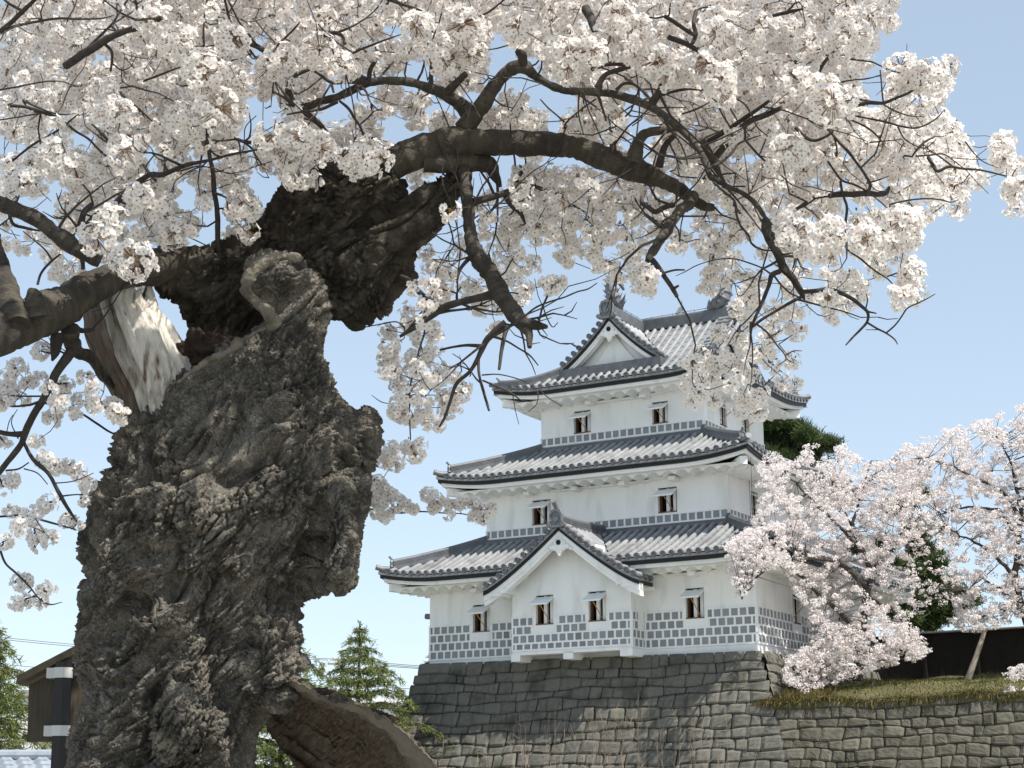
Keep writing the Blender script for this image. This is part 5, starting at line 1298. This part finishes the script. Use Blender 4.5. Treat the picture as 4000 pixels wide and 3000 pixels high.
def bark_disp(Q, sc=1., deep=1.):
    """furrows along the twisted grain, broken plates, fine grit (metres)"""
    an = .80; gx = np.array([math.cos(an), .0, math.sin(an)]); gz = np.array([-math.sin(an), 0, math.cos(an)]); gy = np.array([0, 1., 0])
    wv = Q + np.stack([fbm(Q * 2.0, 2, 31), fbm(Q * 2.0, 2, 32), fbm(Q * 2.0, 2, 33)], 1) * .26
    X = np.stack([wv @ gx, wv @ gy, wv @ gz], 1)
    big_ = np.clip(1 - np.abs(fbm(X * np.array([1.0, 3.0, 3.6]) + 5.3, 2, 43)) * 3.4, 0, 1)
    fur = np.clip(1 - np.abs(fbm(X * np.array([2.4, 7, 8.5]), 3, 41)) * 3.0, 0, 1)
    q = X * np.array([10.5, 25, 28]); q += np.stack([fbm(q * .7, 2, 51), fbm(q * .7, 2, 52), fbm(q * .7, 2, 53)], 1) * 1.0
    f1, f2, idv = worley(q, 3)
    q2 = X * np.array([19, 56, 58]); f1b, f2b, id2 = worley(q2 + fbm(q2 * .5, 2, 61)[:, None] * .8, 5)
    sm_ = lambda x: np.clip(x, 0, 1) ** 2 * (3 - 2 * np.clip(x, 0, 1))
    c1, c2 = sm_((f2 - f1) / .16), sm_((f2b - f1b) / .20)
    rough = .35 + .9 * sm_(fbm(Q * 2.6, 2, 88) * 1.6 + .55)          # some stretches are smoother than others
    return sc * (fbm(Q * 3., 2, 71) * .03 - big_ ** 1.5 * .055 * deep - fur ** 2 * .045 * deep + rough * (c1 * (.007 + .025 * idv) + c2 * (.004 + .012 * id2)) + .002 + fbm(X * np.array([45, 100, 100]), 3, 81) * .009)
CARVE = [((1245, 1980), (1205, 2330), 38, .05), ((560, 2180), (800, 2090), 36, .05), ((590, 2560), (890, 2260), 40, .06), ((860, 2470), (840, 2720), 80, .07), ((530, 1855), (690, 1880), 30, .06), ((880, 1880), (1080, 1780), 32, .06), ((600, 2700), (540, 2930), 50, .07), ((700, 2180), (660, 2310), 40, .07), ((1000, 2500), (1010, 2900), 40, .05), ((420, 2500), (520, 2330), 36, .06)]
def trunk_disp(Q):
    d = bark_disp(Q); rel = Q - CAM; z = rel @ _f; px = 2000 + FPX * (rel @ RI) / z; py = 1500 - FPX * (rel @ UP) / z
    w1, w2 = fbm(Q * 7, 2, 5) * 45, fbm(Q * 7, 2, 6) * 45
    for (a, b, r, dep) in CARVE:                # the deep hollows between the strands of the trunk
        a, b = np.array(a, float), np.array(b, float); ab = b - a; t = np.clip(((px + w1 - a[0]) * ab[0] + (py + w2 - a[1]) * ab[1]) / (ab @ ab), 0, 1)
        dd = np.hypot(px + w1 - a[0] - t * ab[0], py + w2 - a[1] - t * ab[1]); d = d - dep * np.exp(-(dd / r) ** 2) * (Q[:, 1] < 7.45)
    return d
to = fuse(mb, 'trunk', M['bark'], .0125, trunk_disp)
mb = MB()                                   # rotten old limb with stubs behind the lip, its darkness partly painted shade
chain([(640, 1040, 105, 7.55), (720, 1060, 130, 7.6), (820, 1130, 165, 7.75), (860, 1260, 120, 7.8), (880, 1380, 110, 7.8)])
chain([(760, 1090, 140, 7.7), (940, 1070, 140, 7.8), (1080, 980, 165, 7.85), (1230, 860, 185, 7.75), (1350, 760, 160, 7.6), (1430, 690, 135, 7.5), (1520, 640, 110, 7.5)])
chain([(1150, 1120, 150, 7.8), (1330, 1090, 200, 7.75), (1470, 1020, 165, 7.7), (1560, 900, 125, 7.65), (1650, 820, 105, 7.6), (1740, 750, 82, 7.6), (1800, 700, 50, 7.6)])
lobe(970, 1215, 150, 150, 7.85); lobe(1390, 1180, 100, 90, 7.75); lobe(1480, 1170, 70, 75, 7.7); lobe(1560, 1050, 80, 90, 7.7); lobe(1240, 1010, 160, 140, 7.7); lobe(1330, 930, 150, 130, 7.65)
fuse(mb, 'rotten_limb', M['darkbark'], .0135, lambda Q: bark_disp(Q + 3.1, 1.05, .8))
mb = MB()                                   # bare wood rolled over the edge of the hollow
chain([(1190, 1014, 10, 7.15), (1125, 1004, 22, 7.14), (1040, 1018, 26, 7.12), (978, 1075, 25, 7.11), (958, 1135, 22, 7.11), (1000, 1180, 20, 7.11), (1050, 1222, 20, 7.08), (1078, 1275, 15, 7.10)])
chain([(690, 1500, 12, 7.14), (760, 1440, 14, 7.16), (830, 1402, 15, 7.15), (905, 1358, 15, 7.14), (1000, 1296, 15, 7.13), (1070, 1262, 13, 7.13)])
fuse(mb, 'bare_wood_lip', M['palewood'], .009, lambda Q: fbm(Q * 14, 3, 7) * .03 + fbm(Q * 60, 3, 9) * .008)

# ---- weathered stub on the left, rotten wood in the hollow
mb = MB(); rows = [(1085, 418, 585), (1130, 372, 592), (1200, 350, 610), (1292, 362, 672), (1405, 386, 725), (1482, 425, 755), (1560, 470, 745), (1640, 512, 710), (1720, 560, 700)]
ys = np.linspace(0, 1, 150); nt_ = 150; yy = np.array([r[0] for r in rows], float); G = []
for f in ys:
    y = 1060 + f * 660; xl, xr = np.interp(y, yy, [r[1] for r in rows]), np.interp(y, yy, [r[2] for r in rows]); row = []
    for j in range(nt_):
        t = j / nt_ * 6.28318; row.append((y, (xl + xr) / 2, (xr - xl) / 2, t))
    G.append(row)
G = np.array(G); th = G[..., 3]; a_ = G[..., 2]
flut = fbm(np.stack([np.cos(th) * 5.2, np.sin(th) * 5.2, G[..., 0] / 420], -1).reshape(-1, 3), 4, 91).reshape(th.shape)
fine = fbm(np.stack([np.cos(th) * 17, np.sin(th) * 17, G[..., 0] / 210], -1).reshape(-1, 3), 3, 95).reshape(th.shape)
gro = -np.exp(-((th - 4.45) / .16) ** 2) * .45 - np.exp(-((th - 4.05) / .10) ** 2) * .3   # deep split between the dark half and the half painted sunlit
rr = 1 + .34 * flut + .16 * fine + gro
top = np.clip((fbm(np.stack([np.cos(th[0]) * 4, np.sin(th[0]) * 4, th[0] * 0], -1), 3, 99) * .5 + .5), 0, 1) * 190 * np.clip(.2 + (np.cos(th[0] - .3) * .5 + .5), 0, 1.1)
V = np.zeros((*th.shape, 3))
for i in range(len(ys)):
    yv = np.maximum(G[i, :, 0], 1075 + top)
    for j in range(nt_):
        c = at(G[i, j, 1] + a_[i, j] * rr[i, j] * math.cos(th[i, j]), yv[j], 7.42 + .0); c[1] += a_[i, j] * KT * .8 * rr[i, j] * math.sin(th[i, j]); V[i, j] = c
mb.grid(V, closed_v=True); tq = np.clip((np.cos(th - 5.35) - .30 + .5 * flut + .35 * fine) * 3.2, 0, 1)[:-1]; mb.t[-1] = tq.ravel().astype(np.float32); cc = V[0].mean(0) - EZ * .18  # right-hand side toned pale: sunlight put into the wood colour
mb.grid([V[0], V[0] * .45 + cc * .55, np.tile(cc, (nt_, 1))], closed_v=True)
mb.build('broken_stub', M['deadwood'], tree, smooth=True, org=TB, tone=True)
def blobmesh(c, r, n, disp, name, m_):
    th = np.linspace(0.001, math.pi - .001, n); ph = np.linspace(0, 6.28318, 2 * n, endpoint=False)
    D = np.stack([np.outer(np.sin(th), np.cos(ph)), np.outer(np.sin(th), np.sin(ph)), np.outer(np.cos(th), np.ones(2 * n))], -1); Q = c + D * np.array(r)
    d = disp(Q.reshape(-1, 3)).reshape(th.size, -1); b = MB(); b.grid(Q + D * d[..., None], closed_v=True); return b.build(name, m_, tree, smooth=True, org=TB)
blobmesh(at(855, 1405, 7.5), (.19, .16, .11), 90, lambda Q: fbm(Q * 16, 4, 7) * .07 + fbm(Q * 60, 3, 9) * .035, 'rotten_heartwood', M['rot'])
# ---- split shell of root wood curving out at the lower right
arc = [(1110, 2660), (1147, 2690), (1220, 2717), (1309, 2750), (1382, 2784), (1456, 2826), (1515, 2876), (1573, 2935), (1632, 3005), (1690, 3090)]
inn = [(1000, 2790), (1015, 2830), (1040, 2880), (1075, 2930), (1110, 2980), (1150, 3040), (1190, 3100), (1230, 3160), (1270, 3230), (1300, 3300)]
A0 = np.array([at(x, y, 7.25) for x, y in arc]); B0 = np.array([at(x, y, 7.55) for x, y in inn])
A0, _ = smooth_path(A0, np.ones(10), .008); f = np.linspace(0, 1, len(A0)); Lb = np.linspace(0, 1, 10); B0 = np.array([[np.interp(x, Lb, B0[:, j]) for j in range(3)] for x in f])
mb = MB(); G = []; nrm_out = np.array([.55, -.2, .8])
prof = [(1.02, .30), (.6, .34), (.3, .30), (.14, .22), (.05, .13), (0, .05), (-.06, .0), (-.115, -.05), (-.135, .02), (-.12, .12), (-.06, .3), (.1, .5)]
pf = np.linspace(0, len(prof) - 1, 160); pa = np.interp(pf, range(len(prof)), [p[0] for p in prof]); pb_ = np.interp(pf, range(len(prof)), [p[1] for p in prof])
for i in range(len(A0)): G.append(A0[i] + pa[:, None] * (B0[i] - A0[i]) + pb_[:, None] * np.array([0, 1., 0]) * .9)
G = np.array(G); Q = G.reshape(-1, 3); gr_ = np.array([.8, 0, -.55]); s1 = Q @ gr_; s2 = Q @ np.array([.55, 0, .8])
dn = fbm(np.stack([s1 * 4, Q[:, 1] * 10, s2 * 34], 1), 4, 21) * .075 + fbm(Q * 46, 3, 23) * .030 + fbm(Q * 7, 3, 25) * .06
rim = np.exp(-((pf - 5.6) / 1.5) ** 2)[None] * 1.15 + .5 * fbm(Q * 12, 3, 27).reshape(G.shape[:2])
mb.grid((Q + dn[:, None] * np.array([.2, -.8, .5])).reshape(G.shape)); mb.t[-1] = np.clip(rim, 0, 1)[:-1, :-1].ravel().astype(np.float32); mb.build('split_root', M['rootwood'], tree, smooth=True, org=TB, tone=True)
# ---------------------------------------------------------------- blossoms of the old tree
SPANS = """
-75 0 1960
-45 0 1955
-15 0 1945
15 0 1938
45 0 250 262 1250 1285 1935
75 0 555 575 835 888 1060 1115 1900
105 0 545 575 1052 1120 1885
135 0 205 225 540 560 875 940 1052 1170 1880
165 0 535 553 705 940 1045 1190 1860 1912 2060
195 0 532 556 600 610 700 820 870 945 1000 1240 1360 1395 1862 1912 2045
225 0 525 603 700 812 925 1075 1140 1250 1345 1385 1600 1605 1870 1915 2040
255 0 520 610 690 765 812 880 925 935 985 1035 1180 1215 1350 1400 1600 1605 2060
285 0 105 205 515 655 815 925 985 1035 1180 1210 1353 1440 1600 1605 2080
315 60 140 205 320 335 510 555 715 780 835 1110 1175 1215 1350 1410 2095 2145 2190
345 0 315 340 410 460 535 553 850 1400 2105 2140 2190
375 0 318 340 398 410 540 600 690 880 935 1110 1290 1300 1350 1480 2130 2170 2205
405 0 95 155 398 425 455 470 540 615 660 1106 1405 1420 1480 1500 1800 1830 1890 1905 2100 2165 2215
435 0 50 130 385 425 450 490 560 1020 1070 1085 1326 1330 1390 1400 1480 1560 1690 1700 1815 1905 1990 2010 2090 2175 2215
465 0 28 110 180 190 425 488 562 965 988 1038 1070 1078 1330 1335 1395 1400 1450 1500 1560 1570 1650 1668 1800 1835 1945 1970 2015
495 0 25 35 80 150 430 482 555 1038 1060 1075 1330 1335 1357 1400 1435 1530 1650 1672 1755 1765 1825 1832 1982
525 0 22 30 60 85 150 172 345 985 1000 1080 1205 1218 1330 1335 1405 1445 1485 1500 1600 1672 1758 1760 1822 1832 1985
555 85 160 165 340 903 935 1045 1135 1200 1240 1260 1330 1338 1402 1500 1605 1640 1655 1675 1745 1752 1812 1845 1905 1925 1980
585 105 175 240 335 902 985 990 1025 1085 1172 1300 1362 1365 1415 1510 1637 1690 1800 1805 1850 1875 1920 1948 2000
615 250 325 880 980 992 1050 1085 1152 1168 1215 1365 1420 1510 1560 1600 1652 1690 1730 1785 1875 1945 1998
645 905 975 1015 1055 1098 1145 1600 1650 1685 1715 1740 1765 1770 1870 1928 1980
675 866 975 1062 1088 1108 1138 1582 1597 1645 1742 1772 1812
705 820 858 868 955 1062 1085 1540 1600 1605 1630 1655 1735
735 868 952 1535 1625 1640 1680 1690 1725
765 822 950 1500 1580 1595 1680 1700 1725
795 825 965 1478 1640 1648 1685
825 842 1018 1465 1630 1648 1732
855 848 935 945 1018 1480 1555 1590 1655
885 848 930 945 995 1587 1655
"""
DISC = []                                   # (U x, U y, radius U, depth, kind)
g = np.random.default_rng(11)
for ln in SPANS.strip().splitlines():
    q = list(map(float, ln.split())); y = q[0]
    for a, b in zip(q[1::2], q[2::2]):
        n = max(1, int(round((b - a) / 25)))
        for k in range(n):
            x = a + (b - a) * (k + .5) / n
            lay = 3 if y < 330 else (2 if (y < 520 and b - a > 50) else 1)
            for L in range(lay):
                if g.random() < (.05 if L == 0 else .20): continue
                r = g.uniform(17, 27); xx = x + g.normal(0, 7); yy = y + g.uniform(-15, 15)
                xx = min(max(xx, a + r * .7), b - r * .7) if b - a > 1.5 * r else (a + b) / 2
                DISC.append((xx, yy, r, 7.55 + .55 * L + g.normal(0, .28), 0))
for xs, ys, rs in (((-60, 2250), (-330, -70), 26),):   # the crown goes on above the picture, unseen clusters added to shade the trunk
    for k in range(1900):
        DISC.append((g.uniform(*xs), -60 - 1000 * g.random() ** 1.1, g.uniform(22, 36), g.uniform(5.2, 8.6), 2))
POM = "287,565,52,6.6 209,515,42,6.7 240,475,36,6.75 803,335,50,6.7 770,355,36,6.8 590,297,45,6.75 645,300,44,6.7 690,320,38,6.75 620,335,36,6.8 1231,120,46,6.6 1200,105,36,6.65 1281,112,38,6.6 1225,150,34,6.6 1340,40,46,6.7 1370,70,44,6.7 1320,75,40,6.75 1360,110,36,6.7 1420,135,46,6.7 1460,150,42,6.75 1440,165,32,6.7 1551,78,48,6.6 1545,45,36,6.7 1525,140,40,6.6 1555,170,46,6.6 1500,150,36,6.7 1560,205,34,6.6 1799,225,56,6.5 1770,195,44,6.6 1734,185,42,6.6 1710,165,36,6.7 1839,78,48,6.6 1810,100,36,6.7 1709,327,46,6.6 1690,350,36,6.7 1946,150,42,6.8 1985,165,38,6.8 2016,160,42,6.85 2050,145,28,6.9 1960,180,30,6.85 2165,325,26,6.7 2175,345,20,6.7 2155,338,18,6.75 1949,482,42,6.7 1970,470,28,6.75 1874,520,38,6.7 1855,505,28,6.75 1959,515,36,6.75 1925,525,28,6.7 1719,510,44,6.6 1700,480,34,6.65 1740,535,30,6.6 1791,520,36,6.75 1795,490,28,6.8 1950,640,20,6.7 1968,632,18,6.7 1935,632,15,6.7 1978,585,24,6.75 1960,595,20,6.75 1955,610,15,6.8 1789,645,22,6.8 2181,403,20,6.8 2195,420,18,6.8 2210,395,18,6.75 2205,350,16,6.8 894,978,26,7.25 880,965,16,7.25 908,962,16,7.25 837,988,24,8.2 852,1000,22,8.2 820,990,22,8.2 845,970,18,8.2 972,868,24,7.3 985,855,18,7.3 958,860,16,7.3 930,912,20,7.25 945,918,15,7.25 866,893,20,7.3 852,885,14,7.3 841,762,22,7.4 830,775,16,7.4 1194,617,22,7.05 1180,610,15,7.05 1208,608,15,7.05 1392,592,26,7.0 1405,600,20,7.0 1372,585,18,7.0 475,240,56,6.7 440,160,60,6.7 510,180,50,6.8 400,260,46,6.8 250,250,46,6.8 270,330,44,6.75 120,330,44,6.8 160,365,38,6.8 60,390,36,6.8 500,90,46,6.8 380,90,50,6.8 330,40,46,6.8 610,130,44,6.8 690,110,46,6.8 740,145,40,6.85 580,150,30,6.8 1000,60,56,6.7 960,130,44,6.75 1020,120,36,6.75 900,60,40,6.8 1120,60,46,6.7 1640,60,46,6.7 1750,100,44,6.75 1880,40,40,6.9 300,430,36,6.8 330,445,30,6.85 375,505,40,6.95 400,495,28,7.0 350,470,26,7.0 815,1040,18,8.2 805,1062,22,8.2 825,1060,20,8.2 843,1068,18,8.2 860,1085,18,8.2 878,1092,16,8.2 800,1085,20,8.2 822,1085,18,8.2 815,1112,14,8.2 835,1118,15,8.2 852,1100,12,8.2 892,1100,12,8.2 928,1070,18,8.15 945,1082,17,8.15 960,1085,15,8.15 938,1098,13,8.15 975,1092,13,8.1 990,1090,12,8.1 1008,1085,15,8.1 1025,1090,16,8.1 1040,1100,17,8.1 1055,1108,16,8.1 1045,1120,14,8.1 1022,1118,13,8.1 970,1112,12,8.15 1065,1098,12,8.1"
for s in POM.split():
    x, y, r, d = map(float, s.split(',')); DISC.append((x, y, r, d, 1))
LEFT = "210,165,50 85,250,55 40,340,55 100,400,55 0,440,30 200,300,42 260,360,40 340,330,45 440,300,42 480,350,40 300,430,58 270,510,52 380,490,40 420,420,45 500,440,52 580,450,55 640,480,36 620,510,38 190,630,36 20,640,36 60,830,45 20,870,40 230,720,46 290,760,48 350,760,46 410,790,48 450,850,44 430,930,36 250,950,52 170,1000,52 60,990,38 110,1070,56 180,1100,52 200,1160,42 260,1130,38 20,1150,42 350,1040,42 400,1060,32 110,1360,50 115,1460,46 240,1400,42 210,1460,42 140,1350,34 80,1470,34 0,420,50 40,290,45 150,330,40 30,400,46 330,390,40 540,430,44 600,480,44"
for s in LEFT.split():
    x, y, r = map(float, s.split(',')); f_ = .4169; DISC.append((x * f_, 691 + y * f_, r * f_, 7.15 + g.normal(0, .1), 1))
DISC = np.array(DISC)
relb = ALLB - CAM; zb_ = relb @ _f; bx_, by_ = (2000 + FPX * (relb @ RI) / zb_) / 1.80832, (1500 - FPX * (relb @ UP) / zb_) / 1.80832
wide = BR_ALL > .016; bx_, by_, bd_, br_ = bx_[wide], by_[wide], ALLB[wide, 1], (BR_ALL * FPX / zb_ / 1.80832)[wide]
for i in range(len(DISC)):                  # clusters hang behind or beside the thick limbs, not through them
    if DISC[i, 4] == 0:
        m = np.hypot(bx_ - DISC[i, 0], by_ - DISC[i, 1]) < br_ + DISC[i, 2] * .8
        if m.any() and DISC[i, 3] < bd_[m].max() + .22: DISC[i, 3] = bd_[m].max() + .25 + .5 * g.random()
# keep blossoms that hang behind the picture's open limbs behind them
cent = np.array([atU(x, y, d) for x, y, r, d, k in DISC]); RAD = DISC[:, 2] * 1.80832 * DISC[:, 3] / FPX
# ---- flower templates: five cupped petals and a small centre
def flower(rg, r=.0172):
    V, F = [], []
    for k in range(5):
        a = k * 1.2566 + rg.normal(0, .06); c, s = math.cos(a), math.sin(a); cup = rg.uniform(.1, .42); wd = r * rg.uniform(.45, .53)
        pts = [(r * .10, 0, 0), (r * .55, -wd * .9, cup * r * .3), (r * .93, -wd * .62, cup * r * .75), (r * .90, 0, cup * r * .62), (r * .93, wd * .62, cup * r * .75), (r * .55, wd * .9, cup * r * .3)]
        n0 = len(V); V += [(x * c - y * s, x * s + y * c, z + r * .02 * k) for x, y, z in pts]; F.append([n0 + i for i in range(6)])
    return np.array(V), F
TPL = [flower(g) for _ in range(6)]
cn = [(math.cos(a) * q * .0172, math.sin(a) * q * .0172, .0030) for k, a in enumerate(np.arange(10) * .62832) for q in ((.28,) if k % 2 == 0 else (.11,))]
CEN = np.array(cn)
HEX = np.array([f for f in TPL[0][1]])
def make_blossoms(ids, name, kind=None, label=None):
    pv, pq, ptn, cv, ctn, sv, stn, lv, ltn = [], [], [], [], [], [], [], [], []; npv = 0
    for i in ids:
        c, R, kd = cent[i], RAD[i], int(DISC[i, 4]); pom = kd == 1
        n = int((5.0 if pom else 3.4) * (R / .0172) ** 2 * .66) + 6
        if kd == 2: n = int(n * .28)
        D = g.normal(size=(n, 3)); D /= np.linalg.norm(D, axis=1)[:, None]
        if not pom: D[:, 2] -= .35; D /= np.linalg.norm(D, axis=1)[:, None]
        rr = R * (g.uniform(.80, 1.06, n) if pom else g.uniform(.55, 1.1, n)); ax = g.normal(size=3); ax /= np.linalg.norm(ax); P = c + D * rr[:, None] * np.array([1, 1, .92]); P += ((P - c) @ ax)[:, None] * ax * (g.uniform(-.15, .1) if pom else g.uniform(-.3, .45))
        N = D + g.normal(0, .30, D.shape) + np.array([.10, -.22, .02]) ; N /= np.linalg.norm(N, axis=1)[:, None]
        T = np.cross(N, g.normal(size=N.shape)); T /= np.linalg.norm(T, axis=1)[:, None]; B = np.cross(N, T); s = g.uniform(.86, 1.16, n) * (1.75 if kd == 2 else 1.)
        tt = g.integers(0, 6, n)
        for q in range(6):
            m = np.where(tt == q)[0]
            if len(m) == 0: continue
            X = TPL[q][0]; V = P[m][:, None] + s[m][:, None, None] * (X[None, :, 0:1] * T[m][:, None] + X[None, :, 1:2] * B[m][:, None] + X[None, :, 2:3] * N[m][:, None])
            pv.append(V.reshape(-1, 3)); base = npv + np.arange(len(m))[:, None, None] * 30
            pq.append((base + HEX[None]).reshape(-1, 6)); npv += len(m) * 30; ptn.append(np.repeat(g.random(len(m)), 5))
        V = P[:, None] + s[:, None, None] * (CEN[None, :, 0:1] * T[:, None] + CEN[None, :, 1:2] * B[:, None] + CEN[None, :, 2:3] * N[:, None]); cv.append(V.reshape(-1, 3)); ctn.append(g.random(n))
        if kd != 2:
            m = np.where(g.random(n) < .8)[0]; h = c + (P[m] - c) * .12 + np.array([0, 0, R * .15]); sd_ = np.cross(P[m] - h, g.normal(size=(len(m), 3))); sd_ /= np.linalg.norm(sd_, axis=1)[:, None]
            w_ = .0012; sv.append(np.stack([h - sd_ * w_, h + sd_ * w_, P[m] + sd_ * w_ - N[m] * .004, P[m] - sd_ * w_ - N[m] * .004], 1).reshape(-1, 3)); stn.append(g.random(len(m)))
            k = g.integers(1, 5); lc = c + g.normal(0, R * .3, (k, 3)) + [0, 0, R * .1]; d1 = g.normal(size=(k, 3)); d1 /= np.linalg.norm(d1, axis=1)[:, None]; d2 = np.cross(d1, g.normal(size=(k, 3))); d2 /= np.linalg.norm(d2, axis=1)[:, None]
            l_ = g.uniform(.012, .026, (k, 1)); lv.append(np.stack([lc, lc + d1 * l_ * .5 + d2 * l_ * .3, lc + d1 * l_, lc + d1 * l_ * .5 - d2 * l_ * .3], 1).reshape(-1, 3)); ltn.append(g.random(k))
    mb = MB()
    for k, (V, F, T) in enumerate(((pv, pq, ptn), (cv, 10, ctn), (sv, 4, stn), (lv, 4, ltn))):
        if not V: continue
        mb.mi = k; V = np.concatenate(V); mb.add(V, [np.concatenate(F) if k == 0 else np.arange(len(V)).reshape(-1, F)]); mb.t[-1] = np.concatenate(T).astype(np.float32)
    o = mb.build(name, [M['petal'], M['centre'], M['pedicel'], M['leaf']], tree, tone=True, org=TB)
    if kind: o['kind'] = kind
    return o
pom_i = [i for i in range(len(DISC)) if DISC[i, 4] == 1]; pom_i.sort(key=lambda i: -DISC[i, 2])
for i in pom_i[:98]: make_blossoms([i], 'blossom_cluster')
rest = sorted(set(range(len(DISC))) - set(pom_i[:98])); make_blossoms(rest, 'blossoms', 'stuff')
# ---- twigs that carry the clusters: each joins the nearest limb or twig already grown
NP = np.concatenate([ALLB, np.zeros((len(DISC) * 3, 3))]); NR = np.concatenate([np.minimum(BR_ALL, .0055), np.zeros(len(DISC) * 3)]); cnt = len(ALLB)
todo = [i for i in range(len(DISC)) if DISC[i, 4] != 2 or i % 4 == 0]
d0 = {i: np.min(np.linalg.norm(ALLB - cent[i], axis=1)) for i in todo}
for i in sorted(todo, key=lambda i: d0[i]):
    c = cent[i]; d = np.linalg.norm(NP[:cnt] - c, axis=1); k = int(np.argmin(d)); L = d[k]
    if L < .03 or L > .8: continue
    a = NP[k]; m = a * .65 + c * .35 + g.normal(0, .07 * L, 3) - EZ * .05 * L; m2 = m * .45 + c * .55 + g.normal(0, .05 * L, 3); r0 = max(.0022, NR[k] * .85)
    twm.tube([a, m, m2, c + EZ * RAD[i] * .1], [r0, r0 * .9, r0 * .8, r0 * .6], 5, cap=False)
    NP[cnt:cnt + 3] = m, m2, c; NR[cnt:cnt + 3] = r0 * .9, r0 * .8, r0 * .65; cnt += 3
cand = np.where((BR_ALL > .006) & (ALLB[:, 2] > 3.2))[0]
for k in g.choice(cand, 120):               # bare forking twigs
    a = ALLB[k]; d = g.normal(size=3) * [1, .6, .8]; d[1] -= .25; d /= np.linalg.norm(d); L = g.uniform(.18, .6); P = [a]
    for j in range(5): d = d + g.normal(0, .22, 3); d /= np.linalg.norm(d); P.append(P[-1] + d * L / 5)
    r0 = min(BR_ALL[k] * .7, g.uniform(.004, .0085)); twm.tube(P, np.linspace(r0, .0018, 6), 5, cap=False)
    for j in range(g.integers(2, 5)):
        q = P[g.integers(1, 6)]; e = d + g.normal(0, .7, 3); e /= np.linalg.norm(e); l2 = L * g.uniform(.15, .4); m = q + e * l2 * .5 + g.normal(0, .012, 3)
        twm.tube([q, m, m + e * l2 * .5 + EZ * .02], [r0 * .5, r0 * .4, .0014], 4, cap=False)
tw = twm.build('twigs', M['twig'], tree, org=TB); tw['kind'] = 'stuff'
